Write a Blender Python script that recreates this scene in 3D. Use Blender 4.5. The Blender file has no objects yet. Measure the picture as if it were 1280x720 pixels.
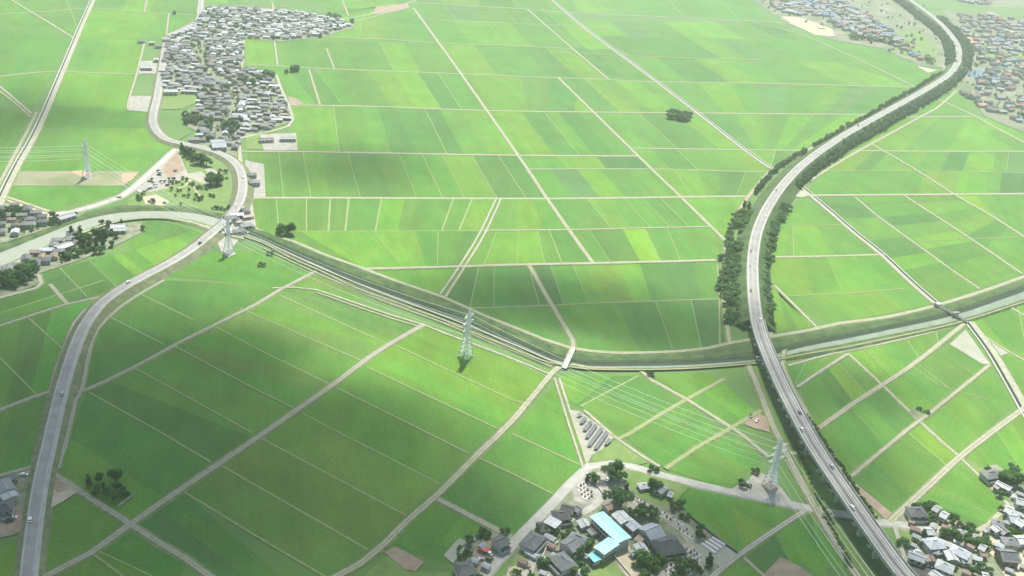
import bpy, bmesh, math, random
from math import radians, sin, cos, tan, pi, exp, sqrt, atan2
from mathutils import Vector, Matrix
random.seed(7)
C = bpy.context.scene
COL = C.collection
# ------------------------------------------------------------------ camera, sky, sun, exposure
CAM_H = 360.0; FPX = 1257.0; TILT = radians(26.5); ROLL = radians(6.2)
FW = Vector((0, cos(TILT), -sin(TILT))); R0 = Vector((1, 0, 0)); U0 = Vector((0, sin(TILT), cos(TILT)))
RT = R0 * cos(ROLL) + U0 * sin(ROLL); UP = U0 * cos(ROLL) - R0 * sin(ROLL)
cam = bpy.data.cameras.new('camera'); camo = bpy.data.objects.new('camera', cam); COL.objects.link(camo)
cam.sensor_width = 36; cam.lens = 36 * FPX / 1280; cam.clip_start = 1; cam.clip_end = 40000
mw = Matrix((RT, UP, -FW)).transposed().to_4x4(); mw.translation = (0, 0, CAM_H); camo.matrix_world = mw
C.camera = camo
SUN_EL = radians(60); SUN_AZ = radians(4)
W = bpy.data.worlds.new("World"); C.world = W; W.use_nodes = True
nt = W.node_tree; bg = nt.nodes['Background']; sk = nt.nodes.new('ShaderNodeTexSky')
sk.sky_type = 'NISHITA'; sk.sun_disc = False; sk.sun_elevation = SUN_EL; sk.sun_rotation = SUN_AZ
sk.air_density = 1.0; sk.dust_density = 2.0; sk.altitude = 100
nt.links.new(sk.outputs[0], bg.inputs[0]); bg.inputs[1].default_value = 0.085
SDIR = Vector((sin(SUN_AZ) * cos(SUN_EL), cos(SUN_AZ) * cos(SUN_EL), sin(SUN_EL)))
sl = bpy.data.lights.new('sun', 'SUN'); sl.energy = 4.5; sl.angle = radians(0.5); sl.color = (1, .95, .86)
so = bpy.data.objects.new('sun', sl); COL.objects.link(so); so.rotation_euler = (-SDIR).to_track_quat('-Z', 'Y').to_euler()
so.location = SDIR * 3000
vs = C.view_settings; vs.view_transform = 'Standard'; vs.look = 'None'; vs.gamma = 1; vs.exposure = 0.88; vs.use_curve_mapping = False
C.render.engine = 'CYCLES'
cy = C.cycles; cy.use_denoising = True; cy.max_bounces = 5; cy.diffuse_bounces = 2; cy.glossy_bounces = 2
cy.volume_bounces = 1; cy.transparent_max_bounces = 12; cy.use_adaptive_sampling = True; cy.adaptive_threshold = 0.02
HAZE_DENSITY = 0.00017

# ------------------------------------------------------------------ helpers
def g(x, y, z=0.0):
    """point of the ground (or of a level z) seen in the photograph at pixel x, y"""
    d = FW * FPX + RT * (x - 640) - UP * (y - 360)
    k = -(CAM_H - z) / d.z
    return Vector((d.x * k, d.y * k, z))
def tag(o, label=None, cat=None, group=None, kind=None):
    if label: o['label'] = label
    if cat: o['category'] = cat
    if group: o['group'] = group
    if kind: o['kind'] = kind
    return o
def empty(name, loc=(0, 0, 0), rz=0, scale=1):
    o = bpy.data.objects.new(name, None); o.empty_display_size = 1
    COL.objects.link(o); o.location = loc; o.rotation_euler = (0, 0, rz); o.scale = (scale,) * 3
    return o
class MB:
    def __init__(s): s.v = []; s.f = []; s.m = []; s.c = []
    def face(s, pts, mi=0, col=None):
        n = len(s.v); s.v += [tuple(p) for p in pts]; s.f.append(tuple(range(n, n + len(pts)))); s.m.append(mi); s.c.append(col)
    def box(s, x0, x1, y0, y1, z0, z1, mi=0, M=None, bottom=True):
        P = [Vector((x, y, z)) for z in (z0, z1) for y in (y0, y1) for x in (x0, x1)]
        if M is not None: P = [M @ p for p in P]
        n = len(s.v); s.v += [tuple(p) for p in P]
        F = [(4, 5, 7, 6), (0, 1, 5, 4), (1, 3, 7, 5), (3, 2, 6, 7), (2, 0, 4, 6)] + ([(0, 2, 3, 1)] if bottom else [])
        for f in F: s.f.append(tuple(n + i for i in f)); s.m.append(mi); s.c.append(None)
    def bar(s, a, b, r, n=4, mi=0, r2=None):
        a = Vector(a); b = Vector(b); d = (b - a).normalized(); r2 = r if r2 is None else r2
        u = d.orthogonal().normalized(); w = d.cross(u); k = len(s.v)
        for p, q in ((a, r), (b, r2)):
            for i in range(n):
                t = 2 * pi * i / n; s.v.append(tuple(p + u * (q * cos(t)) + w * (q * sin(t))))
        for i in range(n):
            j = (i + 1) % n; s.f.append((k + i, k + j, k + n + j, k + n + i)); s.m.append(mi); s.c.append(None)
        s.f.append(tuple(k + n + i for i in range(n))); s.m.append(mi); s.c.append(None)
        s.f.append(tuple(k + n - 1 - i for i in range(n))); s.m.append(mi); s.c.append(None)
    def mesh(s, name, mats):
        me = bpy.data.meshes.new(name); me.from_pydata(s.v, [], s.f)
        for m in (mats if isinstance(mats, (list, tuple)) else [mats]): me.materials.append(m)
        me.polygons.foreach_set('material_index', s.m)
        if any(c for c in s.c):
            a = me.attributes.new('col', 'FLOAT_COLOR', 'FACE')
            for i, c in enumerate(s.c): a.data[i].color = (*(c or (.1, .2, .05)), 1)
        me.update(); return me
    def build(s, name, mats, parent=None, smooth=False):
        me = s.mesh(name, mats)
        if smooth: me.polygons.foreach_set('use_smooth', [True] * len(me.polygons))
        return link(name, me, parent)
def link(name, me, parent=None, loc=None, rz=0, scale=None):
    o = bpy.data.objects.new(name, me); COL.objects.link(o)
    if parent: o.parent = parent
    if loc is not None: o.location = loc
    if rz: o.rotation_euler = (0, 0, rz)
    if scale: o.scale = scale if isinstance(scale, tuple) else (scale,) * 3
    return o
def kids(o): return [c for c in o.children]
def copy_tree(o, parent=None):
    c = o.copy(); COL.objects.link(c); c.parent = parent
    for ch in kids(o): copy_tree(ch, c)
    return c
def smooth_line(P, step=12.0):
    """Catmull-Rom resampling of a ground polyline"""
    if len(P) < 3: return P
    Q = [P[0] * 2 - P[1]] + P + [P[-1] * 2 - P[-2]]; out = []
    for i in range(1, len(Q) - 2):
        a, b, c, d = Q[i - 1:i + 3]; n = max(1, int((c - b).length / step))
        for k in range(n):
            t = k / n
            out.append(.5 * (2 * b + (c - a) * t + (2 * a - 5 * b + 4 * c - d) * t * t + (3 * b - 3 * c + d - a) * t ** 3))
    out.append(P[-1]); return out
def normals(P):
    N = []
    for i in range(len(P)):
        a = P[max(0, i - 1)]; b = P[min(len(P) - 1, i + 1)]; d = (b - a); d.z = 0
        d = d.normalized() if d.length > 1e-6 else Vector((1, 0, 0)); N.append(Vector((d.y, -d.x, 0)))   # to the right of travel
    return N
def ribbon(name, P, prof, mats, mi, kind='structure', wig=0, parent=None, closed=False):
    """sweep a cross-section [(offset right, height)] along P"""
    mb = MB(); N = normals(P); rows = []; rnd = random.Random(len(P) * 31 + int(P[0].x * 10))
    for p, n in zip(P, N):
        base = len(mb.v); jit = (rnd.uniform(-wig, wig), rnd.uniform(-wig, wig))
        for k, (o, z) in enumerate(prof):
            q = p + n * (o + (jit[0] if k == 0 else jit[1] if k == len(prof) - 1 else 0)); mb.v.append((q.x, q.y, p.z + z))
        rows.append(base)
    m = len(prof)
    for a, b in zip(rows, rows[1:]):
        for k in range(m - 1 if not closed else m):
            k2 = (k + 1) % m
            mb.f.append((a + k, b + k, b + k2, a + k2)); mb.m.append(mi[k]); mb.c.append(None)
    if closed:
        for r, fl in ((rows[0], 0), (rows[-1], 1)):
            mb.f.append(tuple(r + (m - 1 - k if fl else k) for k in range(m))); mb.m.append(mi[0]); mb.c.append(None)
    o = mb.build(name, mats, parent)
    if kind: o['kind'] = kind
    return o
ZI = [0]
def zstep():
    ZI[0] += 1; return 0.011 * (ZI[0] % 23)
def px(L, z=0.0): return [g(x, y, z) for x, y in L]

# ------------------------------------------------------------------ materials
def mat(name, c1, c2=None, scale=.3, rough=.85, detail=4, spec=.3, metal=0, coord='pos', stretch=None, rnd=0, bump=0, trans=0):
    m = bpy.data.materials.new(name); m.use_nodes = True; N = m.node_tree.nodes; L = m.node_tree.links; b = N['Principled BSDF']
    b.inputs['Roughness'].default_value = rough; b.inputs['Specular IOR Level'].default_value = spec; b.inputs['Metallic'].default_value = metal
    out = None
    if c2:
        nz = N.new('ShaderNodeTexNoise'); nz.inputs['Scale'].default_value = scale; nz.inputs['Detail'].default_value = detail
        if coord == 'pos':
            ge = N.new('ShaderNodeNewGeometry'); src = ge.outputs['Position']
        else:
            tc = N.new('ShaderNodeTexCoord'); src = tc.outputs['Object']
        if stretch:
            mp = N.new('ShaderNodeMapping'); mp.inputs['Rotation'].default_value = (0, 0, stretch[0]); mp.inputs['Scale'].default_value = (stretch[1], stretch[2], 1)
            L.new(src, mp.inputs[0]); src = mp.outputs[0]
        L.new(src, nz.inputs['Vector'])
        rp = N.new('ShaderNodeValToRGB'); rp.color_ramp.elements[0].position = .32; rp.color_ramp.elements[1].position = .68
        rp.color_ramp.elements[0].color = (*c1, 1); rp.color_ramp.elements[1].color = (*c2, 1)
        L.new(nz.outputs[0], rp.inputs[0]); out = rp.outputs[0]
        if bump:
            bp = N.new('ShaderNodeBump'); bp.inputs['Strength'].default_value = bump; bp.inputs['Distance'].default_value = .5
            L.new(nz.outputs[0], bp.inputs['Height']); L.new(bp.outputs[0], b.inputs['Normal'])
    if rnd:
        oi = N.new('ShaderNodeObjectInfo'); hs = N.new('ShaderNodeHueSaturation'); mr = N.new('ShaderNodeMapRange')
        mr.inputs[3].default_value = 1 - rnd; mr.inputs[4].default_value = 1 + rnd
        L.new(oi.outputs['Random'], mr.inputs[0]); L.new(mr.outputs[0], hs.inputs['Value'])
        if out: L.new(out, hs.inputs['Color'])
        else: hs.inputs['Color'].default_value = (*c1, 1)
        out = hs.outputs[0]
    if out: L.new(out, b.inputs['Base Color'])
    else: b.inputs['Base Color'].default_value = (*c1, 1)
    if trans:
        tr = N.new('ShaderNodeBsdfTranslucent'); mx = N.new('ShaderNodeMixShader'); mx.inputs[0].default_value = trans
        if out: L.new(out, tr.inputs[0])
        else: tr.inputs[0].default_value = (*c1, 1)
        L.new(b.outputs[0], mx.inputs[1]); L.new(tr.outputs[0], mx.inputs[2]); L.new(mx.outputs[0], N['Material Output'].inputs[0])
    return m
def rice_mat():
    m = bpy.data.materials.new('rice'); m.use_nodes = True; N = m.node_tree.nodes; L = m.node_tree.links; b = N['Principled BSDF']
    b.inputs['Roughness'].default_value = .8; b.inputs['Specular IOR Level'].default_value = .15
    at = N.new('ShaderNodeAttribute'); at.attribute_name = 'col'; ge = N.new('ShaderNodeNewGeometry')
    mp = N.new('ShaderNodeMapping'); mp.inputs['Rotation'].default_value = (0, 0, radians(-16.6)); L.new(ge.outputs['Position'], mp.inputs[0])
    def noise(sc, st, det):
        q = N.new('ShaderNodeMapping'); q.inputs['Scale'].default_value = (st[0], st[1], 1); L.new(mp.outputs[0], q.inputs[0])
        n = N.new('ShaderNodeTexNoise'); n.inputs['Scale'].default_value = sc; n.inputs['Detail'].default_value = det; L.new(q.outputs[0], n.inputs['Vector']); return n.outputs[0]
    a = noise(.012, (1, 1), 5); e = noise(.07, (1, .5), 6); r = noise(.25, (1.0, .06), 3); f = noise(.6, (1, 1), 2)
    def rng(src, lo, hi):
        k = N.new('ShaderNodeMapRange'); k.inputs[1].default_value = .3; k.inputs[2].default_value = .7
        k.inputs[3].default_value = lo; k.inputs[4].default_value = hi; L.new(src, k.inputs[0]); return k.outputs[0]
    def mul(x, y):
        k = N.new('ShaderNodeMath'); k.operation = 'MULTIPLY'; L.new(x, k.inputs[0]); L.new(y, k.inputs[1]); return k.outputs[0]
    v = mul(rng(e, .9, 1.1), mul(mul(rng(a, .9, 1.1), rng(r, .95, 1.05)), rng(f, .84, 1.16)))
    hs = N.new('ShaderNodeHueSaturation'); L.new(at.outputs[0], hs.inputs['Color']); L.new(v, hs.inputs['Value'])
    L.new(rng(noise(.03, (1, 1), 3), .485, .51), hs.inputs['Hue'])
    L.new(hs.outputs[0], b.inputs['Base Color'])
    return m
M = {}
M['rice'] = rice_mat()
M['base'] = mat('plain', (.085, .17, .045), (.11, .2, .05), .02)
M['verge'] = mat('verge_grass', (.10, .15, .045), (.2, .22, .1), .35)
M['verge2'] = mat('verge_dry', (.2, .22, .1), (.3, .28, .16), .5)
M['grass'] = mat('bank_grass', (.032, .066, .024), (.085, .135, .042), .12, detail=8, bump=.4)
M['slope'] = mat('slope_grass', (.09, .12, .055), (.19, .2, .11), .25, detail=8)
M['dry'] = mat('dry_grass', (.17, .2, .1), (.27, .26, .17), .04, detail=8)
M['lawn'] = mat('lawn_grass', (.11, .19, .05), (.17, .24, .07), .15, detail=6)
M['gravel'] = mat('pale_gravel', (.27, .28, .2), (.38, .38, .29), .25)
M['gravel2'] = mat('grey_gravel', (.25, .255, .21), (.34, .34, .285), .5)
M['bund'] = mat('bund', (.17, .25, .09), (.27, .33, .14), .4)
M['conc'] = mat('concrete', (.33, .33, .3), (.44, .44, .4), .3)
M['concd'] = mat('concrete_weathered', (.3, .305, .27), (.4, .4, .355), .2)
M['asph'] = mat('asphalt', (.23, .23, .215), (.31, .305, .285), .15, rough=.75, detail=6)
M['asphd'] = mat('asphalt_dark', (.06, .062, .065), (.09, .09, .09), .4)
M['deck'] = mat('deck_asphalt', (.2, .2, .19), (.29, .285, .27), .12, rough=.7)
M['white'] = mat('white_paint', (.75, .75, .73), (.62, .62, .6), .5)
M['soil'] = mat('bare_soil', (.24, .18, .13), (.33, .26, .2), .15)
M['sand'] = mat('pale_sand', (.36, .32, .22), (.46, .41, .3), .2)
M['fallow'] = mat('fallow_grey', (.27, .29, .22), (.34, .34, .28), .1)
M['pink'] = mat('orange_clay', (.5, .27, .17), (.42, .3, .2), .1)
M['yard'] = mat('village_yard', (.25, .25, .22), (.36, .35, .31), .15, detail=6)
M['garden'] = mat('garden_soil', (.11, .15, .075), (.26, .26, .2), .16, detail=6)
M['water'] = mat('river_water', (.25, .28, .21), (.3, .32, .25), .05, rough=.25, spec=.6)
M['waterp'] = mat('pale_water_sky_reflection', (.14, .18, .12), (.22, .26, .18), .08, rough=.3, spec=.6, detail=6)  # channel water with the sky reflection put into its pale colour
M['waterd'] = mat('water_and_bank_reflection', (.022, .038, .028), None, rough=.5, spec=.12)  # dark ditch water; in the channel the dark stands in for the reflected bank
M['bankrefl'] = mat('bank_growth_reflection', (.016, .036, .016), (.05, .085, .032), .22, detail=10, bump=.5)  # lower bank growth, colour darkened to imitate the dark reflected band
M['pond'] = mat('pond_water', (.08, .15, .2), None, rough=.25, spec=.5)
M['leaf'] = mat('leaf_dark', (.048, .11, .04), (.095, .18, .055), .6, coord='obj', rnd=.3, trans=.25)
M['leafb'] = mat('leaf_bright', (.075, .14, .03), (.15, .21, .05), .6, coord='obj', rnd=.2, trans=.3)
M['leafg'] = mat('leaf_pine', (.035, .075, .038), (.06, .105, .045), .6, coord='obj', rnd=.3, trans=.15)
M['roofr'] = mat('roof_red', (.3, .12, .08), (.38, .18, .12), .7, rough=.5, coord='obj')
M['roofu'] = mat('roof_blue', (.1, .2, .36), (.16, .27, .42), .7, rough=.5, coord='obj')
M['town'] = mat('town_yards', (.09, .14, .065), (.25, .24, .19), .03, detail=8)
M['bark'] = mat('bark', (.09, .065, .045), (.13, .1, .07), 2, coord='obj')
M['wall'] = mat('wall_white', (.42, .405, .37), (.54, .52, .48), .6, coord='obj', rnd=.12)
M['wallb'] = mat('wall_brown', (.2, .15, .11), (.28, .22, .17), .6, coord='obj', rnd=.2)
M['roofg'] = mat('roof_grey_tile', (.10, .105, .115), (.165, .17, .18), .7, rough=.6, coord='obj', rnd=.35, spec=.3)
M['roofd'] = mat('roof_dark_tile', (.05, .053, .06), (.085, .088, .095), .7, rough=.45, coord='obj', rnd=.2)
M['roofl'] = mat('roof_pale_metal', (.26, .28, .28), (.38, .4, .4), .5, rough=.6, coord='obj', rnd=.3, spec=.3)
M['roofb'] = mat('roof_brown', (.17, .12, .095), (.24, .18, .15), .7, rough=.5, coord='obj', rnd=.2)
M['roofs'] = mat('roof_silver_blue', (.27, .3, .33), (.37, .4, .43), .5, rough=.6, coord='obj', spec=.3, rnd=.25)
M['turq'] = mat('roof_turquoise', (.27, .6, .6), (.36, .69, .68), .22, rough=.5, coord='obj')
M['turq2'] = mat('roof_turquoise_deep', (.13, .52, .57), (.19, .6, .63), .3, rough=.5, coord='obj')
M['glass'] = mat('window_glass', (.03, .04, .045), None, rough=.15, spec=.6)
M['trim'] = mat('trim_dark', (.09, .09, .095), None, rough=.6)
M['steel'] = mat('galvanised_steel', (.72, .75, .73), (.8, .82, .8), .3, rough=.5, coord='obj')
M['wire'] = mat('wire', (.88, .9, .84), None, rough=.4)
M['insul'] = mat('insulator', (.5, .52, .5), None, rough=.3)
M['stone'] = mat('grave_stone', (.3, .3, .3), (.45, .44, .43), .8, coord='obj', rnd=.45, rough=.6)
M['panel'] = mat('solar_panel', (.09, .1, .11), (.15, .16, .17), .5, rough=.35, spec=.5)
M['tyre'] = mat('tyre', (.02, .02, .02), None)
M['vinyl'] = mat('tunnel_vinyl', (.55, .53, .49), (.62, .6, .56), .4, rough=.5)
M['red'] = mat('red_metal', (.5, .09, .07), (.58, .14, .1), .4, coord='obj')
CARC = {'white': (.75, .75, .75), 'black': (.025, .025, .028), 'silver': (.42, .43, .44), 'red': (.4, .04, .03), 'blue': (.05, .09, .25), 'grey': (.13, .135, .14)}
for k, c in CARC.items(): M['car_' + k] = mat('car_paint_' + k, c, None, rough=.3, spec=.5)

# ------------------------------------------------------------------ ground sheet
def flat(name, pts, m, z, kind='structure'):
    mb = MB(); mb.face([g(x, y, z) if len((x, y)) == 2 else None for x, y in pts]); o = mb.build(name, M[m]); o['kind'] = kind
    bm = bmesh.new(); bm.from_mesh(o.data); bmesh.ops.triangulate(bm, faces=bm.faces[:]); bmesh.ops.recalc_face_normals(bm, faces=bm.faces[:])
    if bm.faces and sum(f.normal.z for f in bm.faces) < 0: bmesh.ops.reverse_faces(bm, faces=bm.faces[:])
    bm.to_mesh(o.data); bm.free(); return o
mb = MB()
NG = 40
for i in range(NG):
    for j in range(NG):
        x0, x1 = -6000 + 12000 * i / NG, -6000 + 12000 * (i + 1) / NG; y0, y1 = -1500 + 12000 * j / NG, -1500 + 12000 * (j + 1) / NG
        mb.face([(x0, y0, 0), (x1, y0, 0), (x1, y1, 0), (x0, y1, 0)])
mb.build('ground', M['base'])['kind'] = 'structure'

# ------------------------------------------------------------------ rice fields
PAL = {'m': (.084, .196, .032), 'd': (.069, .166, .033), 'b': (.106, .226, .03), 'y': (.14, .275, .026), 'k': (.06, .15, .038), 'g': (.085, .175, .05), 'o': (.10, .19, .038)}
def jit(c, r, a=.08): return tuple(v * r.uniform(1 - a, 1 + a) for v in c)
FI = [0]
def lerp(a, b, t): return a + (b - a) * t
def field(q, n, cols='mmdbmgmd', along=0, bunds=.5, bw=.45):
    """rice block between four pixel corners (TL, TR, BR, BL), cut into n strips"""
    FI[0] += 1; r = random.Random(FI[0] * 7 + 3); z = .05 + .004 * (FI[0] % 40)
    A, B, Cc, D = [g(x, y, z) for x, y in q]
    if along: A, B, Cc, D = D, A, B, Cc
    mb = MB(); bd = MB(); cuts = [0] + [(i + r.uniform(-.22, .22)) / n for i in range(1, n)] + [1]
    for i in range(n):
        t0, t1 = cuts[i], cuts[i + 1]
        c = cols[i % len(cols)] if len(cols) == n else r.choice(cols)
        base = jit(PAL[c], r); ns = 3 if n > 1 else 5
        for k in range(ns):
            u0, u1 = lerp(t0, t1, k / ns), lerp(t0, t1, (k + 1) / ns); mb.face([lerp(D, Cc, u0), lerp(D, Cc, u1), lerp(A, B, u1), lerp(A, B, u0)], 0, tuple(v * (1 + kk) for kk in [r.uniform(-.045, .045)] for v in base))
        if i and r.random() < bunds * .8:
            p0, p1 = lerp(D, Cc, t0), lerp(A, B, t0); d = (p1 - p0).normalized(); s = Vector((d.y, -d.x, 0)) * bw * r.uniform(.35, .65)
            u = Vector((0, 0, .16)); v0 = Vector((0, 0, .22)); e = s * 1.8
            bd.face([p0 - e, p0 - s + v0, p1 - s + v0, p1 - e]); bd.face([p0 - s + v0, p0 + s + v0, p1 + s + v0, p1 - s + v0]); bd.face([p0 + s + v0, p0 + e, p1 + e, p1 + s + v0])
    o = mb.build('rice_field', M['rice']); o['kind'] = 'structure'
    if bd.f: bd.build('field_path', M['bund'])['kind'] = 'structure'
# --- middle plain, between village, river and expressway
F = field
F([(300, -25), (505, -25), (515, 3), (440, 22)], 5, 'mbbm'); F([(380, 18), (440, 22), (515, 2), (500, 6)], 2)
F([(430, 20), (515, 4), (549, 54), (410, 48)], 4, 'bmb'); F([(310, 50), (410, 47), (549, 54), (576, 93), (310, 80)], 4, 'bmbm') if False else None
F([(305, 49), (549, 54), (575, 92), (310, 81)], 6, 'bmbmm', bunds=.25)
F([(515, 2), (656, 10), (681, 30), (531, 23)], 4); F([(531, 23), (681, 30), (712, 60), (551, 55)], 4, 'mmb')
F([(551, 55), (712, 60), (757, 98), (577, 92)], 5, 'bmmdb'); F([(656, 10), (705, 12), (725, 29), (681, 30)], 2); F([(681, 30), (725, 29), (766, 62), (712, 60)], 2, 'mb')
F([(712, 60), (766, 62), (822, 103), (757, 98)], 2, 'dm'); F([(500, -40), (690, -40), (720, 14), (515, 2)], 5)
F([(690, -40), (900, -40), (965, 26), (725, 15)], 6, 'mmbm'); F([(722, 27), (965, 27), (1010, 50), (748, 45)], 7, 'mmbgd', bunds=.1)
F([(748, 45), (1010, 50), (1060, 78), (790, 70)], 8, 'mdbmg', bunds=.1); F([(790, 70), (1060, 78), (1140, 110), (825, 102)], 8, 'bmmdm', bunds=.1)
F([(945, 18), (1000, 40), (1090, 62), (1160, 95), (1145, 109), (1080, 107)][0:1] + [(1000, 40), (1150, 109), (1050, 80)], 3, 'mm', bunds=0)
F([(1000, 40), (1100, 58), (1180, 85), (1150, 109)], 4, 'mmg', bunds=0)
F([(322, 81), (576, 92), (605, 138), (362, 131)], 8, 'mdmmbbdm', bunds=.4)
F([(577, 92), (757, 99), (740, 140), (606, 138)], 5, 'bbmdb', bunds=.2) ; F([(700, 98), (822, 102), (874, 141), (744, 140)], 5, 'dbmbm', bunds=.2)
F([(822, 102), (1145, 109), (1085, 143), (874, 141)], 8, 'mmbdgmb', bunds=.15)
F([(365, 131), (605, 138), (646, 194), (362, 190)], 9, 'bbmmdddmb', bunds=.5); F([(606, 138), (742, 140), (790, 194), (647, 194)], 6, 'bbdmdm', bunds=.4)
F([(744, 140), (873, 141), (932, 187), (789, 186)], 5, 'mmddb', bunds=.4); F([(874, 141), (1085, 143), (1000, 188), (932, 187)], 6, 'dbmbmb', bunds=.3)
F([(310, 189), (646, 194), (684, 248), (312, 247)], 11, 'mmbmdmmmbdd', bunds=.6)
F([(647, 194), (797, 195), (815, 211), (658, 211)], 3, 'mbk', bunds=.2); F([(658, 211), (815, 211), (850, 246), (684, 248)], 5, 'mgbmm', bunds=.5)
F([(790, 186), (932, 187), (962, 214), (817, 212)], 5, 'mdmmb', bunds=.4); F([(817, 212), (962, 214), (938, 245), (851, 246)], 5, 'bbmdm', bunds=.4)
F([(932, 187), (1000, 188), (965, 211), (960, 210)], 2)
F([(314, 247), (622, 249), (603, 289), (320, 289)], 10, 'mmmmmbmmmb', bunds=.9, bw=.8); F([(375, 289), (603, 289), (577, 333), (455, 336)], 8, 'bbbbbmmd', bunds=.8)
F([(318, 285), (375, 289), (455, 336), (390, 312)], 2, 'mm', bunds=0)
F([(622, 249), (684, 248), (712, 287), (603, 289)], 3, 'mbm', bunds=.7); F([(603, 289), (712, 287), (741, 328), (577, 333)], 5, 'mbbmd', bunds=.8)
F([(684, 248), (850, 246), (890, 284), (712, 287)], 7, 'mmbmmmm', bunds=.7); F([(712, 287), (890, 284), (902, 325), (741, 329)], 6, 'mdymmm', bunds=.6)
F([(850, 246), (938, 245), (905, 300), (890, 284)], 2, 'bb', bunds=.2); F([(890, 284), (908, 292), (902, 325), (895, 325)], 1, 'm')
F([(577, 333), (640, 331), (652, 383), (553, 386)], 3, 'kdd', bunds=.9); F([(470, 338), (575, 334), (553, 368), (500, 356)], 2, 'mb', bunds=.2)
F([(640, 331), (735, 329), (758, 379), (652, 384)], 4, 'dkmb', bunds=.8); F([(735, 329), (900, 326), (905, 373), (758, 379)], 5, 'bbddm', bunds=.6)
F([(553, 386), (655, 384), (700, 430), (600, 392)], 3, 'mdm', bunds=.8); F([(655, 384), (730, 381), (770, 440), (712, 434)], 2, 'mm', bunds=.5)
F([(730, 381), (905, 374), (910, 432), (768, 441)], 4, 'mddk', bunds=.9)
# --- east of the expressway
F([(1195, 110), (1215, 142), (1130, 146), (1150, 135)], 2, 'mm', bunds=0); F([(1130, 146), (1280, 146), (1280, 189), (1062, 188)], 7, 'mbbmbg', bunds=.2)
F([(1215, 142), (1290, 182), (1290, 200), (1200, 146)], 2, 'bm', bunds=0)
F([(1060, 189), (1290, 189), (1290, 215), (1030, 214)], 9, 'bdmbmkbmg', bunds=.2); F([(1030, 214), (1290, 215), (1290, 243), (1008, 243)], 8, 'mmmmbbmk', bunds=.2)
F([(1000, 246), (1070, 292), (1068, 320), (972, 282)][:0] or [(1003, 247), (1060, 285), (1053, 282), (976, 282)], 2, 'mm', bunds=0)
F([(975, 282), (1055, 282), (1105, 318), (963, 321)], 5, 'bbbmm', bunds=.3); F([(963, 321), (1105, 318), (1140, 352), (963, 372)], 4, 'bmbm', bunds=.4)
F([(963, 372), (1140, 352), (1168, 380), (1040, 405)], 4, 'mbbm', bunds=.2); F([(963, 340), (975, 370), (1018, 408), (965, 417)], 3, 'bmb', bunds=.3)
F([(1012, 245), (1069, 247), (1224, 360), (1172, 378)], 8, 'mmbdmmkd', 1, bunds=.2); F([(1069, 245), (1130, 244), (1280, 343), (1224, 360)], 8, 'mmdbmdmm', 1, bunds=.25)
F([(1130, 244), (1195, 244), (1290, 302), (1280, 343)], 7, 'mmdbmbm', 1, bunds=.3); F([(1195, 243), (1290, 242), (1290, 303), (1240, 270)], 4, 'ymmm', bunds=.2)
# --- south of the river, right of the expressway
F([(1000, 482), (1060, 443), (1103, 480), (1020, 537)], 5, 'mmdbm', bunds=.5); F([(985, 455), (1058, 441), (1000, 482), (990, 480)], 3, 'dmb', bunds=.4)
F([(1062, 441), (1195, 409), (1190, 425), (1104, 480)], 6, 'bbmmmd', bunds=.4); F([(1020, 537), (1103, 483), (1145, 522), (1062, 596)], 4, 'mmmd', bunds=.4)
F([(1105, 480), (1190, 428), (1237, 456), (1146, 522)], 4, 'bmmm', bunds=.3); F([(1062, 596), (1145, 523), (1200, 571), (1120, 645)], 4, 'dmmb', bunds=.5)
F([(1146, 522), (1237, 457), (1266, 506), (1200, 571)], 4, 'mbmm', bunds=.6); F([(1201, 572), (1285, 508), (1330, 580), (1250, 640)], 4, 'mmbm', bunds=.4)
F([(1120, 645), (1200, 572), (1257, 627), (1222, 664)], 4, 'dmmm', bunds=.5); F([(1205, 402), (1290, 375), (1290, 440), (1262, 448)], 5, 'bmmmm', bunds=.4)
F([(1240, 450), (1290, 440), (1300, 530), (1265, 488)], 4, 'mmm', bunds=.3)
flat('fallow_field', [(1187, 430), (1207, 412), (1238, 455), (1228, 455)], 'fallow', .26); flat('fallow_field', [(1226, 415), (1261, 441), (1245, 447), (1236, 440)], 'fallow', .26)
flat('bare_field', [(1062, 598), (1120, 645), (1110, 652), (1085, 628), (1055, 598)], 'soil', .27)
# --- south of the river, centre
F([(700, 470), (795, 470), (725, 508), (712, 500)], 3, 'bmd', bunds=0); F([(725, 508), (800, 470), (858, 500), (770, 547)], 2, 'md', bunds=.5)
F([(815, 470), (880, 466), (900, 475), (858, 497)], 2, 'mb', bunds=0); F([(858, 500), (902, 474), (945, 515), (928, 542)], 2, 'mb', bunds=0)
F([(858, 501), (902, 541), (832, 586), (780, 545)], 2, 'mm', bunds=0); F([(905, 541), (928, 545), (960, 575), (940, 597), (900, 610)][:2] + [(950, 578), (895, 606)], 2, 'mm', bunds=0)
F([(832, 586), (902, 541), (952, 572), (912, 612)], 3, 'mmm', bunds=0)
F([(845, 612), (905, 613), (995, 634), (932, 692)], 2, 'bm', bunds=.3); F([(820, 600), (905, 613), (932, 692), (915, 695)], 3, 'mmm', bunds=0)
F([(1005, 640), (1018, 640), (1062, 712), (935, 700)], 3, 'mdm', bunds=0); F([(930, 698), (1000, 640), (1035, 720), (960, 730)], 2, 'km', bunds=0)
F([(900, 720), (930, 698), (958, 722), (940, 740)], 1, 'm')
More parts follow.
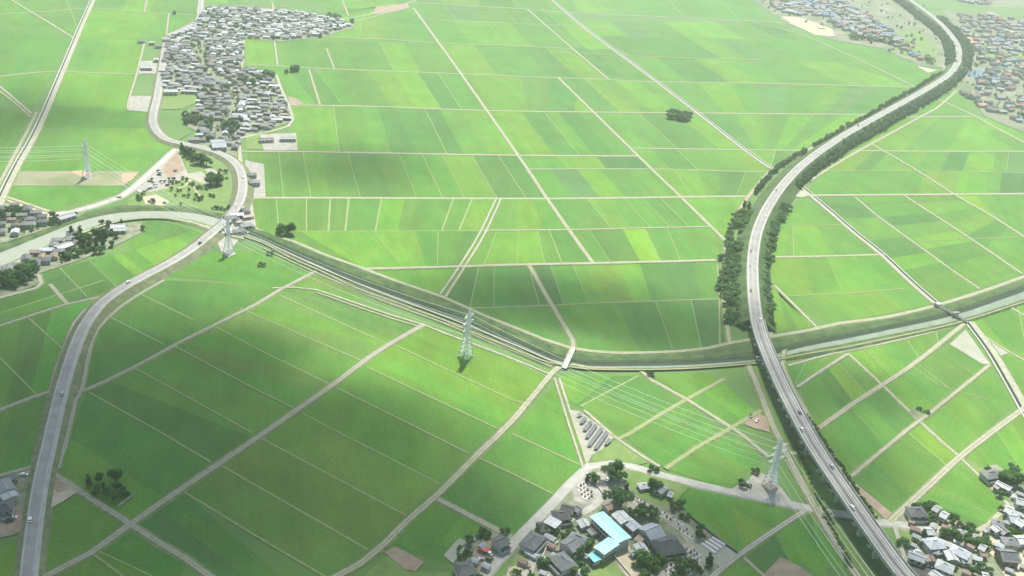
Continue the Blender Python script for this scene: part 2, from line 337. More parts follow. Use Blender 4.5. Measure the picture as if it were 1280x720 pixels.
# --- near plain between D1, D2, D3, R1
def strips(q, n, cols, bunds=0): field(q, n, cols, 0, bunds)
F([(270, 350), (322, 312), (398, 338), (345, 362)], 2, 'mm', bunds=0); F([(345, 362), (398, 338), (470, 370), (440, 377)], 2, 'mo', bunds=0)
F([(350, 365), (530, 407), (455, 452), (268, 407)], 3, 'obo', 1); F([(268, 407), (455, 452), (370, 513), (165, 462)], 3, 'mom', 1)
F([(165, 462), (370, 513), (265, 580), (108, 490)], 2, 'dm', 1); F([(108, 490), (265, 580), (163, 655), (72, 590)], 2, 'md', 1)
F([(530, 407), (695, 465), (620, 536), (455, 455)], 3, 'bbb', 1); F([(455, 455), (620, 536), (586, 566), (420, 486)], 1, 'm'); F([(420, 486), (586, 566), (549, 604), (377, 516)], 1, 'm')
F([(377, 516), (549, 604), (507, 644), (325, 548)], 1, 'o'); F([(325, 548), (507, 644), (460, 688), (277, 582)], 1, 'o'); F([(277, 582), (460, 688), (415, 725), (345, 718), (230, 615)][:3] + [(228, 613)], 1, 'o')
F([(228, 613), (352, 722), (262, 724), (163, 656)], 2, 'kd', 1); F([(163, 656), (240, 705), (180, 760), (60, 720)], 2, 'md', 1)
F([(75, 600), (160, 655), (60, 718), (45, 690)], 1, 'm')
F([(698, 476), (712, 500), (732, 585), (640, 540)], 2, 'mm', 1); F([(640, 535), (727, 583), (696, 620), (595, 570)], 1, 'm'); F([(595, 570), (696, 620), (645, 672), (545, 620)], 1, 'd')
F([(540, 628), (605, 660), (580, 690), (500, 668)], 2, 'mm', bunds=0); F([(500, 668), (585, 690), (560, 705), (490, 680)], 1, 'd')
# --- left of R1
F([(-40, 420), (75, 382), (130, 372), (78, 440), (75, 488)][:3] + [(80, 490), (-40, 525)][:1], 3, 'mdm', bunds=.6) if False else None
F([(-40, 412), (128, 371), (82, 488), (-40, 524)], 3, 'mdm', bunds=0); F([(-40, 524), (78, 490), (55, 583), (-40, 605)], 2, 'md', bunds=.0)
F([(50, 340), (80, 380), (-40, 408), (-40, 385)], 3, 'ddm', bunds=0); F([(50, 342), (140, 318), (175, 350), (84, 380)], 3, 'kdd', bunds=.8)
F([(150, 297), (190, 273), (240, 287), (168, 312)], 2, 'md', bunds=.3); F([(168, 312), (243, 287), (262, 300), (195, 333)], 3, 'bbm', bunds=.6); F([(140, 320), (168, 312), (195, 333), (172, 348)], 2, 'bm', bunds=.5)
F([(205, 345), (262, 316), (322, 314), (270, 350)], 1, 'm', bunds=0); F([(118, 395), (200, 350), (262, 353), (225, 430)], 2, 'md', bunds=0)
F([(262, 353), (345, 362), (270, 405), (225, 428)], 1, 'm'); F([(105, 420), (135, 395), (222, 430), (103, 487)], 1, 'd')
F([(-40, 690), (20, 680), (18, 740), (-40, 740)], 2, 'mb', bunds=0)
# --- upper left
F([(118, 0), (255, -3), (248, 24), (109, 12)], 4, 'mbmm', bunds=.3); F([(112, 12), (245, 19), (205, 50), (97, 45)], 3, 'bbm', bunds=0)
F([(97, 45), (182, 50), (172, 92), (78, 90)], 2, 'mb', bunds=0); F([(78, 90), (170, 93), (160, 140), (62, 132)], 2, 'bb', bunds=0); F([(62, 130), (187, 140), (185, 170), (46, 160)], 2, 'mm', bunds=0)
F([(46, 160), (190, 160), (215, 186), (172, 213), (18, 213)][:3] + [(30, 188)], 2, 'mb', bunds=0); F([(30, 188), (213, 187), (173, 214), (18, 214)], 2, 'mm', bunds=.0)
F([(11, 232), (155, 232), (142, 244), (68, 262)], 1, 'm'); F([(11, 232), (68, 262), (10, 245), (8, 240)], 1, 'm')
F([(-60, -10), (15, -5), (92, 47), (-60, 18)], 3, 'mg'); F([(20, -5), (116, -6), (100, 32), (92, 46)], 3, 'mmg'); F([(-60, 20), (90, 48), (65, 90), (-60, 98)], 3, 'bmm', bunds=0)
F([(-60, 98), (66, 90), (40, 140), (-60, 90)], 2, 'gm', bunds=0); F([(-60, 120), (38, 143), (0, 215), (-60, 240)], 3, 'kdm', bunds=0)
F([(0, -45), (500, -45), (300, -10), (20, -8)], 5)
F([(258, 2), (310, 6), (300, -25), (252, -25)], 2, 'bm'); F([(312, 84), (345, 82), (360, 130), (350, 108)], 1, 'm')
flat('dry_field', [(18, 214), (175, 214), (155, 232), (11, 232)], 'dry', .27)
flat('clay_patch', [(88, 214), (102, 213), (118, 218), (107, 221), (98, 219)], 'pink', .33); flat('clay_patch', [(152, 217), (172, 216), (166, 224), (156, 229), (152, 226)], 'pink', .33)

# ------------------------------------------------------------------ roads and tracks
def track(pts, w=3.2, m='gravel', h=.45, v=1.6, name='farm_road', vm='verge', smooth=True, wig=.25):
    if name == 'farm_road': w *= .72; v *= .8
    P = px(pts, h); P = smooth_line(P, 14) if smooth else P
    P = [p + Vector((0, 0, zstep() * 0)) for p in P]; dz = zstep()
    for p in P: p.z = dz
    if name == 'farm_road' and w > 1.9: return ribbon(name, P, [(-w / 2 - v, .03), (-w / 2, h), (-w * .13, h + .02), (w * .13, h + .02), (w / 2, h), (w / 2 + v, .03)], [M[vm], M[m], M['verge2']], [0, 1, 2, 1, 0], wig=wig * 2)
    return ribbon(name, P, [(-w / 2 - v, .03), (-w / 2, h), (w / 2, h), (w / 2 + v, .03)], [M[vm], M[m]], [0, 1, 0], wig=wig)
def bund(pts, w=1.1): return track(pts, w * .8, 'bund', .24, .5, 'field_path', 'verge', smooth=False, wig=.12)
def canal(pts, w=3.4, road=3.0, side=1):
    """concrete ditch with a lane on one side"""
    P = smooth_line(px(pts), 14); dz = zstep()
    for p in P: p.z = dz
    e = w / 2; s = side
    prof = [(-e - 1.2, .04), (-e - .8, .55), (-e + .5, .55), (-e + .55, .15), (e - .55, .15), (e - .5, .55), (e + road, .55), (e + road + 1.4, .04)]
    mi = [0, 1, 1, 2, 1, 3, 0]
    if s < 0: prof = [(-o, z) for o, z in prof][::-1]; mi = mi[::-1]
    return ribbon('canal', P, prof, [M['verge'], M['conc'], M['waterd'], M['gravel']], mi, wig=.1)
T = track
L1 = [(517, 10), (577, 93), (647, 193), (684, 248), (712, 288), (741, 328)]
T(L1, 4.2); T([(659, 11), (715, 60), (761, 99)], 3.6); T([(698, 97), (742, 140), (798, 195), (851, 246), (890, 284), (908, 302)], 4)
canal([(680, -10), (722, 27), (765, 60), (822, 102), (873, 141), (932, 187), (966, 211)], 3, 3)
T([(515, 3), (640, 10), (720, 16), (960, 27), (1000, 32)], 4); T([(410, 47), (480, 49), (549, 54), (640, 57), (716, 61)], 2.4); T([(700, 66), (850, 72), (960, 75)], 1.6)
T([(310, 80), (345, 82), (420, 86), (577, 92), (700, 97), (760, 99), (820, 102), (960, 104), (1145, 109)], 2.8)
T([(360, 131), (470, 133), (605, 138), (742, 140), (873, 141), (960, 142), (1085, 143)], 3.6); T([(300, 189), (400, 190), (640, 194), (800, 195)], 4); T([(789, 185), (930, 187), (1000, 188)], 2.6)
T([(658, 211), (815, 211), (925, 214), (960, 214)], 1.6); T([(310, 247), (400, 247), (684, 248), (850, 246), (938, 245)], 5); bund([(372, 289), (480, 288.5), (603, 288)], 1.2)
T([(603, 288), (712, 287), (800, 285), (890, 283)], 1.8); T([(455, 336), (577, 333), (640, 331), (740, 329), (902, 325)], 4.4); bund([(553, 386), (652, 383), (740, 379), (905, 373)], 1.6)
T([(531, 24), (640, 29), (760, 34)], 1.6); bund([(545, 12), (655, 16)]); bund([(730, 34), (1000, 45)])
P_CAN = [(622, 249), (600, 294), (577, 333), (553, 369)]
T([(620, 249), (598, 294), (574, 333), (550, 368)], 2.2, v=.8); T([(626, 249), (605, 294), (581, 333), (557, 371)], 2.2, v=.8)
T([(661, 331), (680, 364), (700, 398), (716, 425), (717, 436)], 4)
T([(315, 283), (330, 291), (368, 302), (400, 316), (453, 335), (492, 350), (553, 371), (600, 392), (640, 408), (680, 424), (714, 435), (770, 441), (850, 439), (885, 435), (912, 429), (946, 423)], 3.8, z if False else 'gravel', h=.5)
T([(962, 421), (1010, 413), (1050, 404), (1110, 396), (1165, 383), (1200, 373), (1240, 360), (1290, 342)], 4.2)
canal([(1002, 233), (1040, 265), (1070, 291), (1105, 319), (1140, 352), (1172, 380)], 3.4, 3.2)
T([(1069, 246), (1100, 272), (1150, 308), (1180, 330), (1225, 361)], 2); T([(1130, 244), (1170, 270), (1225, 306), (1279, 343)], 2.8); T([(1090, 180), (1145, 212), (1195, 244), (1240, 270), (1290, 302)], 3.2); T([(1170, 122), (1215, 143), (1250, 162), (1290, 183)], 4)
T([(1130, 146), (1215, 146)], 4); T([(1060, 188), (1160, 189), (1290, 189)], 3.6); bund([(1030, 214), (1140, 213), (1290, 216)], 1.6); T([(1008, 244), (1100, 243.5), (1290, 242)], 5)
bund([(975, 282), (1053, 281)]); T([(963, 321), (1030, 320), (1105, 318)], 3.4); T([(963, 352), (985, 373), (1022, 410)], 2.4); bund([(985, 370), (1060, 367), (1135, 360)], 1); bund([(1148, 301), (1280, 296)])
canal([(1208, 402), (1236, 440), (1265, 490), (1276, 510), (1300, 550)], 3.4, 4.5, -1)
T([(1207, 403), (1150, 449), (1103, 481), (1070, 502), (1018, 539)], 4); T([(1060, 441), (1103, 481), (1145, 522), (1180, 554), (1200, 571)], 3); T([(1200, 571), (1230, 600), (1262, 632)], 2.6)
T([(1237, 456), (1210, 478), (1160, 518), (1132, 539), (1062, 597)], 2.8); T([(1290, 503), (1245, 536), (1200, 571), (1160, 608), (1120, 645), (1112, 653)], 5); T([(996, 484), (1030, 461), (1060, 442)], 2.4)
T([(985, 457), (1040, 442), (1100, 430), (1160, 416), (1195, 406)], 2); T([(1222, 415), (1262, 440), (1290, 455)], 2); T([(1257, 380), (1275, 391), (1295, 402)], 2.4); bund([(1133, 452), (1170, 480), (1235, 500)], .8)
D1 = [(410, 726), (450, 705), (480, 680), (509, 651), (545, 620), (600, 565), (640, 526), (690, 466), (702, 456)]
T(D1, 4.6, 'gravel'); T([(50, 724), (115, 690), (163, 655), (225, 612), (270, 582), (320, 548), (370, 513), (420, 478), (455, 451), (490, 428), (531, 405)], 4.6, 'gravel2', v=2)
T([(82, 490), (105, 488), (165, 460), (220, 430), (270, 405), (320, 380), (350, 362), (400, 336)], 3.6, 'gravel2', v=1.8); T([(58, 588), (75, 597), (100, 614), (163, 655), (200, 679), (235, 700), (268, 725)], 3.8, 'gravel2', v=1.8)
T([(-20, 519), (0, 512), (40, 497), (60, 490), (80, 490)], 3.4, 'gravel2'); T([(-20, 601), (0, 594), (40, 583), (56, 583)], 3, 'gravel2'); T([(-30, 415), (0, 407), (80, 381), (132, 370)], 2.4, 'gravel2'); T([(62, 355), (85, 381)], 3.4, 'fallow', v=1)
T([(-20, 378), (0, 372), (45, 360), (52, 354), (48, 343)], 3, 'conc'); bund([(36, 398), (78, 436)]); bund([(-10, 437), (45, 492)]); bund([(0, 391), (90, 363), (130, 350)], 1)
for a in ([(135, 395), (205, 430)], [(175, 367), (242, 400)], [(112, 491), (200, 540), (264, 578)], [(168, 460), (315, 541)], [(218, 433), (320, 487), (368, 511)], [(267, 407), (330, 440), (412, 480)],
          [(350, 369), (485, 430)], [(300, 385), (320, 394), (455, 452)], [(495, 432), (640, 500), (660, 505)], [(459, 459), (622, 536)], [(421, 485), (532, 540), (586, 567)], [(377, 516), (425, 541), (549, 604)],
          [(327, 548), (507, 644)], [(277, 582), (320, 607), (460, 687)], [(230, 615), (320, 670), (408, 722)], [(640, 542), (727, 582)], [(595, 571), (640, 592), (696, 620)], [(115, 692), (160, 725)]): bund(a, 1.0)
T([(340, 360), (366, 359), (395, 362), (440, 377), (490, 394), (530, 406), (560, 418), (640, 448), (688, 468)], 2, v=1); T([(395, 365), (440, 381), (490, 398), (527, 409)], 1.2, v=1)
T([(543, 622), (560, 630), (600, 651), (646, 675)], 4, 'gravel2', v=2)
T([(598, 728), (620, 702), (646, 675), (690, 630), (715, 603), (737, 583), (765, 579), (790, 583), (820, 592), (870, 605), (930, 618), (1000, 633), (1020, 637), (1045, 641), (1070, 645), (1100, 653), (1130, 656), (1180, 662), (1215, 668)], 5.5, 'concd', h=.5, v=1.2, name='road', vm='gravel2')
T([(738, 592), (745, 612), (750, 625), (741, 634), (700, 655), (681, 672), (671, 690), (655, 728)], 4.4, 'concd', v=.6, name='road', vm='gravel2')
T([(693, 472), (711, 530), (721, 560), (729, 585)], 1.6, v=1); T([(699, 472), (718, 530), (728, 560), (735, 582)], 2, v=1)
T([(715, 455), (740, 460), (800, 463), (815, 475), (858, 499), (930, 545), (962, 572)], 3); T([(906, 473), (858, 499), (830, 515), (785, 543), (772, 548)], 3.4, 'bund'); bund([(797, 470), (725, 508)], 1.4)
T([(730, 512), (770, 547), (800, 568), (825, 583)], 2.4); T([(832, 586), (870, 560), (905, 540), (952, 513)], 3, 'bund')
T([(880, 730), (920, 696), (980, 655), (1008, 637)], 3.6, 'conc'); T([(930, 697), (955, 720), (970, 732)], 2)
T([(935, 455), (950, 490), (965, 530), (980, 560), (1000, 600), (1020, 637), (1045, 680), (1078, 728)], 4.6, 'gravel2', v=2.4); T([(984, 566), (1010, 567), (1020, 568)], 3.4, 'conc'); T([(1002, 540), (1025, 545), (1050, 585), (1066, 612), (1100, 652)], 3.2, 'gravel2'); T([(985, 425), (978, 455), (1000, 500), (1022, 540)], 3, 'gravel2')
T([(1222, 664), (1236, 684), (1252, 702), (1264, 728)], 4, 'sand', v=1, vm='gravel', name='road'); T([(1230, 670), (1290, 670)], 4, 'gravel', name='road'); T([(1214, 668), (1236, 655), (1259, 632)], 3.2)
T([(1118, 656), (1125, 680), (1132, 700), (1138, 715)], 3, 'concd')
# upper left lanes
canal([(-6, 262), (0, 245), (20, 205), (45, 160), (75, 91), (100, 32), (120, -12)], 2.6, 4.2, 1)
T([(-12, 250), (12, 205), (36, 160), (46, 140)], 3.4); T([(-30, 88), (0, 108), (20, 125), (40, 142)], 2.6); T([(-30, 92), (0, 114), (18, 128), (38, 146)], 1.6); T([(0, -10), (15, 0), (92, 47)], 3); T([(-20, 19), (60, 14), (110, 10), (160, 13), (245, 19)], 2.2)
T([(-20, 97), (0, 95), (65, 89), (120, 91), (176, 92)], 2.2); T([(185, -6), (180, 15)], 2.2); T([(211, 17), (208, 44)], 2.2); T([(181, 52), (170, 95), (160, 137), (187, 140)], 2.2)
T([(220, 186), (192, 212), (165, 236), (150, 246), (118, 257), (88, 265), (60, 268)], 5, 'conc', v=2, vm='gravel2', name='road'); T([(62, 264), (35, 255), (5, 245)], 3.4, 'sand'); T([(85, 264), (115, 255), (150, 243)], 1.6)
T([(305, 50), (303, 84)], 2.4); T([(340, 2), (344, 25)], 3); T([(343, 52), (347, 82)], 2.2); T([(386, 87), (400, 131)], 2); T([(428, 0), (436, 20)], 2.4); T([(408, 60), (418, 86)], 1.6); T([(428, 24), (460, 18), (490, 8), (515, 2), (530, -8)], 3.8); T([(440, 28), (470, 20), (505, 6)], 2.4)
T([(340, 98), (345, 93), (351, 110), (361, 132), (366, 150), (360, 158), (325, 167), (300, 173)], 3.4, 'conc'); T([(298, 172), (300, 195), (303, 216), (311, 247), (318, 285)], 4, 'conc')
T([(940, 27), (985, 38), (1020, 50), (1085, 80), (1145, 109)], 2.6)

# ------------------------------------------------------------------ main road on its embankment
HR = 1.3
R1 = [(30, 760), (34, 720), (37, 690), (42, 650), (47, 615), (53, 585), (60, 555), (68, 520), (78, 480), (89, 445), (101, 414), (114, 393), (130, 375), (150, 361), (175, 347), (200, 334), (225, 320), (248, 304), (266, 289)]
R1b = [(266, 289), (284, 273), (297, 256)]
R1c = [(297, 256), (302, 240), (302, 222), (297, 208), (285, 197), (268, 189), (250, 184), (232, 180), (212, 176), (199, 168), (191, 155), (191, 142), (196, 120), (202, 85), (206, 60), (211, 45), (226, 37), (247, 25), (250, 8), (254, -20)]
def main_road(pts, h0, h1, name):
    P = [g(x, y, h0 + (h1 - h0) * i / (len(pts) - 1)) for i, (x, y) in enumerate(pts)]; P = smooth_line(P, 10); n = len(P); mb = MB(); N = normals(P)
    cs = lambda h: [(-3.6 - 2.0 * h, -h + .06), (-3.6, -.25), (-3.55, 0), (-2.85, .001), (-2.7, .001), (2.7, .001), (2.85, .001), (3.2, 0), (3.2, .16), (4.9, .16), (5.0, -.1), (5.1 + 2.0 * h, -h + .06)]
    mi = [0, 1, 2, 3, 2, 3, 2, 1, 1, 1, 0]; rows = []
    for p, nn in zip(P, N):
        rows.append(len(mb.v))
        for o, z in cs(p.z): q = p + nn * o; mb.v.append((q.x, q.y, p.z + z))
    for a, b in zip(rows, rows[1:]):
        for k in range(11): mb.f.append((a + k, b + k, b + k + 1, a + k + 1)); mb.m.append(mi[k]); mb.c.append(None)
    mb.build(name, [M['slope'], M['concd'], M['asph'], M['white']])['kind'] = 'structure'; return P, N
PA, NA = main_road(R1, HR, 3.4, 'road'); PCc, NC = main_road(R1c, 3.4, .8, 'road')
# lanes below the embankment, slip road of dark asphalt
T([(63, 487), (70, 462), (80, 435), (92, 404), (105, 388), (134, 369)], 2.4, 'gravel2'); T([(72, 586), (84, 548), (95, 500), (102, 488), (112, 440), (122, 412), (150, 384), (182, 363), (205, 350)], 3, 'gravel2', v=1)
flat('pavement', [(60, 592), (73, 598), (66, 620), (60, 655), (50, 657), (54, 625)], 'asphd', .5)
# road bridge over the river
br = tag(empty('road_bridge', g(282, 276)), 'pale concrete road bridge carrying the curving main road over the wide river', 'bridge')
Pb = smooth_line([g(x, y, 3.4) for x, y in R1b], 8); inv = Matrix.Translation(-br.location)
def local(P, root): return [p - root.location for p in P]
ribbon('deck', local(Pb, br), [(-3.6, -1), (-3.6, 0.01), (3.2, 0.01), (3.2, .16), (5, .16), (5, -1)], [M['concd'], M['asph']], [0, 1, 0, 0, 0, 0], None, parent=br, closed=True)
for s0, s1 in ((-3.9, -3.62), (5.02, 5.3)): ribbon('parapet', local(Pb, br), [(s0, -1), (s0, 1), (s1, 1), (s1, -1)], [M['conc']], [0, 0, 0, 0], None, parent=br, closed=True)
for t in (.3, .7):
    p = local([Pb[int(t * (len(Pb) - 1))]], br)[0]; q = normals(Pb)[int(t * (len(Pb) - 1))]; 
    for o_ in (-3, 4): mb = MB(); mb.bar(p + q * o_ + Vector((0, 0, -3.6)), p + q * o_ + Vector((0, 0, -1.02)), .9, 8); mb.build('pier', M['concd'], br)

# ------------------------------------------------------------------ river and channel
def loft(name, lines, mats, mi, kind='structure'):
    """surface through pixel polylines [(points, z)] sampled alike"""
    mb = MB(); S = []
    for pts, z in lines:
        P = smooth_line([g(x, y, z) for x, y in pts], 1e9); P = [g(x, y, z) for x, y in pts]; out = []
        for i in range(len(P) - 1):
            a, b, c, d = P[max(0, i - 1)], P[i], P[i + 1], P[min(len(P) - 1, i + 2)]
            for k in range(4):
                t = k / 4; q = .5 * (2 * b + (c - a) * t + (2 * a - 5 * b + 4 * c - d) * t * t + (3 * b - 3 * c + d - a) * t ** 3); out.append(Vector((q.x, q.y, z)))
        out.append(P[-1]); S.append(out)
    n = len(S[0]); rnd = random.Random(5)
    for s_i, s in enumerate(S):
        for p in s: mb.v.append(tuple(p))
    for k in range(len(S) - 1):
        for i in range(n - 1): mb.f.append((k * n + i, (k + 1) * n + i, (k + 1) * n + i + 1, k * n + i + 1)); mb.m.append(mi[k]); mb.c.append(None)
    o = mb.build(name, mats); o['kind'] = kind; return o
# west reach (N edge toe, N crest, N water, S water, S crest, S toe)
wx = [-40, 0, 50, 100, 150, 200, 240, 275, 305]
loft('river_bank', [(list(zip(wx, [320, 307, 288, 269, 257, 256, 258, 268, 283])), .1), (list(zip(wx, [324, 311, 292, 273, 261, 260, 262, 271, 285])), 1.4), (list(zip(wx, [329, 316, 296, 276.5, 266, 264, 266.5, 274, 287])), .3)], [M['grass']], [0, 0])
loft('river', [(list(zip(wx, [329, 316, 296, 276.5, 266, 264, 266.5, 274, 287])), .32), (list(zip(wx, [348, 333, 311, 289, 275, 271.5, 275, 285, 296])), .32)], [M['water']], [0])
loft('river_bank', [(list(zip(wx, [348, 333, 311, 289, 275, 271.5, 275, 285, 296])), .3), (list(zip(wx, [350, 335, 313, 290.5, 275.8, 272, 277, 288, 298])), 1.6), (list(zip(wx, [353, 338, 315.5, 292.5, 276.6, 272.8, 278.6, 290.5, 299])), 1.6), (list(zip(wx, [357, 342, 319, 296, 278.5, 275, 283, 296, 302])), .1)], [M['verge'], M['gravel']], [0, 1, 0])
# east channel
ex = [305, 330, 365, 400, 446, 498, 560, 600, 640, 677, 709, 740, 800, 867, 942, 969, 1007, 1060, 1110, 1193, 1277, 1330]
yN = [283, 289, 303, 318, 334.5, 353.5, 376, 395, 412, 427, 437.5, 442.5, 442.5, 440, 427, 424, 416, 406, 399, 379, 350, 330]
yD = [288, 297.5, 314, 328.5, 350, 369, 392, 409, 425, 441, 450.5, 454.5, 454, 452.5, 446.5, 441.5, 431, 420.5, 410, 391, 361.5, 342]
yW = [293, 302, 320, 335, 356.5, 376, 399, 416, 432, 447.5, 456, 459.5, 460, 458, 452, 447.5, 438.5, 428.5, 418.5, 401, 375, 357]
yS = [297, 307, 326, 342, 364, 382, 406, 423, 439, 453, 459, 463, 464, 462.5, 457, 453, 448, 440, 429, 409, 382, 364]
z_ = lambda Y, d: list(zip(ex, [y + d for y in Y]))
mid = [a + (b - a) * .62 for a, b in zip(yN, yD)]
loft('river_bank', [(z_(yN, -.5), .1), (z_(yN, 1.2), 1.6), (z_(mid, 0), 1.2), (z_(yD, -2), .9), (z_(yD, 0), -.55 + .9)], [M['grass'], M['bankrefl']], [0, 0, 1, 1])  # lowest slopes carry the darkened colour of the reflected band
wM = [a + (b - a) * .6 for a, b in zip(yD, yW)]
wM[15:] = [a + (b - a) * .3 for a, b in zip(yD[15:], yW[15:])]
loft('water_and_bank_reflection', [(z_(yD, -2.2), .37), (list(zip(ex, wM)), .37)], [M['waterd']], [0]); loft('river', [(list(zip(ex, wM)), .345), (z_(yW, .2), .345)], [M['waterp']], [0])  # one water surface in two colours: painted bank reflection dark, sky reflection pale
wS = [a + (b - a) * .35 for a, b in zip(yW, yS)]
loft('river_bank', [(z_(yW, 0), .32), (z_(wS, -.3), 1.3), (z_(wS, 1.2), 1.3), (z_(yS, 0), .1)], [M['grass'], M['verge2']], [0, 1, 0])
# extra bank strips of the middle reach
T([(345, 309), (400, 334), (446, 354), (498, 374), (560, 397), (620, 421), (680, 447), (704, 457)], 1.6, 'fallow', h=1.5, v=.6, name='bank_path'); T([(330, 310), (400, 343), (470, 372), (540, 398), (620, 430), (690, 458)], 1.4, 'verge2', v=1.6, name='bank_path', vm='grass')
def small_bridge(label, a, b, w, h=1.7):
    A, B = g(*a, h), g(*b, h); m = (A + B) / 2; root = tag(empty('footbridge', (m.x, m.y, 0)), label, 'bridge'); P = local([A, B], root)
    ribbon('deck', P, [(-w / 2, -.5), (-w / 2, 0.004), (w / 2, 0.004), (w / 2, -.5)], [M['conc']], [0] * 4, None, parent=root, closed=True)
    for s in (-1, 1): ribbon('railing', P, [(s * w / 2 - .1, .01), (s * w / 2 - .1, .9), (s * w / 2 + .1, .9), (s * w / 2 + .1, .01)], [M['conc']], [0] * 4, None, parent=root, closed=True)
    for t in (.3, .7):
        q = P[0].lerp(P[1], t); mb = MB(); mb.bar(Vector((q.x, q.y, -.3)), Vector((q.x, q.y, h - .52)), .5, 8); mb.build('pier', M['concd'], root)
small_bridge('short pale farm bridge crossing the channel where the two long tracks meet', (717, 434), (705, 460), 4)
small_bridge('thin pale footbridge crossing the channel at the right edge below the long canal', (1168, 380), (1210, 403), 2.6)
def gate(label, x, y, s):
    r = tag(empty('water_gate', g(x, y, 0), .3, s), label, 'water gate')
    for k in (-1, 1): mb = MB(); mb.box(k * 3 - .5, k * 3 + .5, -.6, .6, 0, 5); mb.build('pillar', M['conc'], r)
    mb = MB(); mb.box(-4, 4, -1, 1, 5.01, 5.6); mb.build('platform', M['conc'], r); mb = MB(); mb.box(-2.48, 2.48, -.15, .15, .6, 3.4); mb.build('gate_panel', M['steel'], r)
gate('small white concrete water gate on the bank beside the expressway viaduct', 949, 453, .9); gate('small grey water gate in the channel under the thin footbridge', 1193, 396, .8)
r = tag(empty('pump_house', g(1172, 383), .4), 'tiny dark round-topped pump house at the north end of the thin footbridge', 'pump house')
mb = MB(); mb.box(-2, 2, -1.6, 1.6, 0, 2.6); mb.build('wall', M['wallb'], r); mb = MB(); mb.box(-2.4, 2.4, -2, 2, 2.61, 3); mb.build('roof', M['roofl'], r); mb = MB(); mb.box(-.5, .5, -1.7, -1.62, 0, 2); mb.build('door', M['trim'], r)

# ------------------------------------------------------------------ expressway
HX = [(1152, 740, 11.5), (1128, 715, 11.5), (1100, 677, 11.5), (1060, 620, 11.5), (1020, 560, 11.5), (990, 506, 11), (968, 460, 10.5), (952, 420, 9.5), (944, 385, 8.5), (941, 345, 8), (942, 315, 8), (948, 285, 8), (962, 255, 8), (983, 226, 8), (1010, 200, 8), (1050, 172, 8), (1090, 149, 8), (1130, 127, 8), (1165, 107, 8), (1188, 91, 8), (1198, 75, 8), (1198, 60, 8), (1190, 45, 8), (1175, 28, 8), (1155, 12, 8), (1130, -5, 8), (1100, -20, 8)]
PX = smooth_line([g(x, y, z) for x, y, z in HX], 9)
iS = next(i for i, p in enumerate(PX) if p.y > g(950, 415).y)
south = PX[:iS + 1]; north = PX[iS:]
NX = normals(PX)
emb = MB(); rows = []
for i, (p, n) in enumerate(zip(north, normals(north))):
    rows.append(len(emb.v)); t = min(1, i / 6)
    for o, z in ((-6 - 11, .08), (-5.6, p.z - .7), (5.6, p.z - .7), (6 + 11, .08)): q = p + n * o; emb.v.append((q.x, q.y, z))
for a, b in zip(rows, rows[1:]):
    for k in range(3): emb.f.append((a + k, b + k, b + k + 1, a + k + 1)); emb.m.append(0); emb.c.append(None)
emb.f.append(tuple(rows[0] + k for k in range(4))); emb.m.append(0); emb.c.append(None)
emb.build('embankment', M['grass'])['kind'] = 'structure'
ribbon('expressway', north, [(-5.2, -.75), (-4.7, 0), (-3.75, .01), (-3.6, .01), (-.3, .01), (.3, .01), (3.6, .01), (3.75, .01), (4.7, 0), (5.2, -.75)], [M['conc'], M['deck'], M['white'], M['concd']], [3, 3, 2, 1, 3, 1, 2, 3, 3])
vi = tag(empty('viaduct', (south[0].x, south[0].y, 0)), 'long grey expressway viaduct on hammerhead piers crossing the river and lower right fields', 'viaduct')
Ls = local(south, vi)
ribbon('deck', Ls, [(-5.4, -1.6), (-5.4, 0), (5.4, 0), (5.4, -1.6), (3, -2.6), (-3, -2.6)], [M['concd'], M['deck']], [0, 1, 0, 0, 0, 0], None, parent=vi, closed=True)
for s in (-1, 1): ribbon('parapet', Ls, [(s * 5.41 - (.35 if s < 0 else 0), -.9), (s * 5.41 - (.35 if s < 0 else 0), 1.1), (s * 5.41 + (.35 if s > 0 else 0), 1.1), (s * 5.41 + (.35 if s > 0 else 0), -.9)], [M['conc']], [0] * 4, None, parent=vi, closed=True)
ribbon('median', Ls, [(-.35, .01), (-.25, .8), (.25, .8), (.35, .01)], [M['conc']], [0] * 4, None, parent=vi, closed=True)
for s in (-4.3, -2.35, 2.35, 4.3): ribbon('lane_line', Ls, [(s - .16, .006), (s + .16, .006)], [M['white']], [0], None, parent=vi)
acc = 0; nxt = 4
for i in range(len(Ls) - 1):
    seg = (Ls[i + 1] - Ls[i]).length
    if acc >= nxt:
        nxt += 25; p = Ls[i]; n = normals(south)[i]; d = Vector((-n.y, n.x, 0)); z = p.z - 2.62
        MM = Matrix((n, d, Vector((0, 0, 1)))).transposed().to_4x4(); MM.translation = Vector((p.x, p.y, 0)); pm = MB()
        pm.box(-1.7, 1.7, -1.1, 1.1, 0, z - 2, M=MM); cap = [(-6.3, z), (-6.3, z - .7), (-1.7, z - 2.2), (1.7, z - 2.2), (6.3, z - .7), (6.3, z)]
        A = [MM @ Vector((x, -1.2, zz)) for x, zz in cap]; B = [MM @ Vector((x, 1.2, zz)) for x, zz in cap]; pm.face(A[::-1]); pm.face(B)
        for k in range(6): pm.face([A[k], A[(k + 1) % 6], B[(k + 1) % 6], B[k]])
        pm.build('pier', M['conc'], vi)
    acc += seg
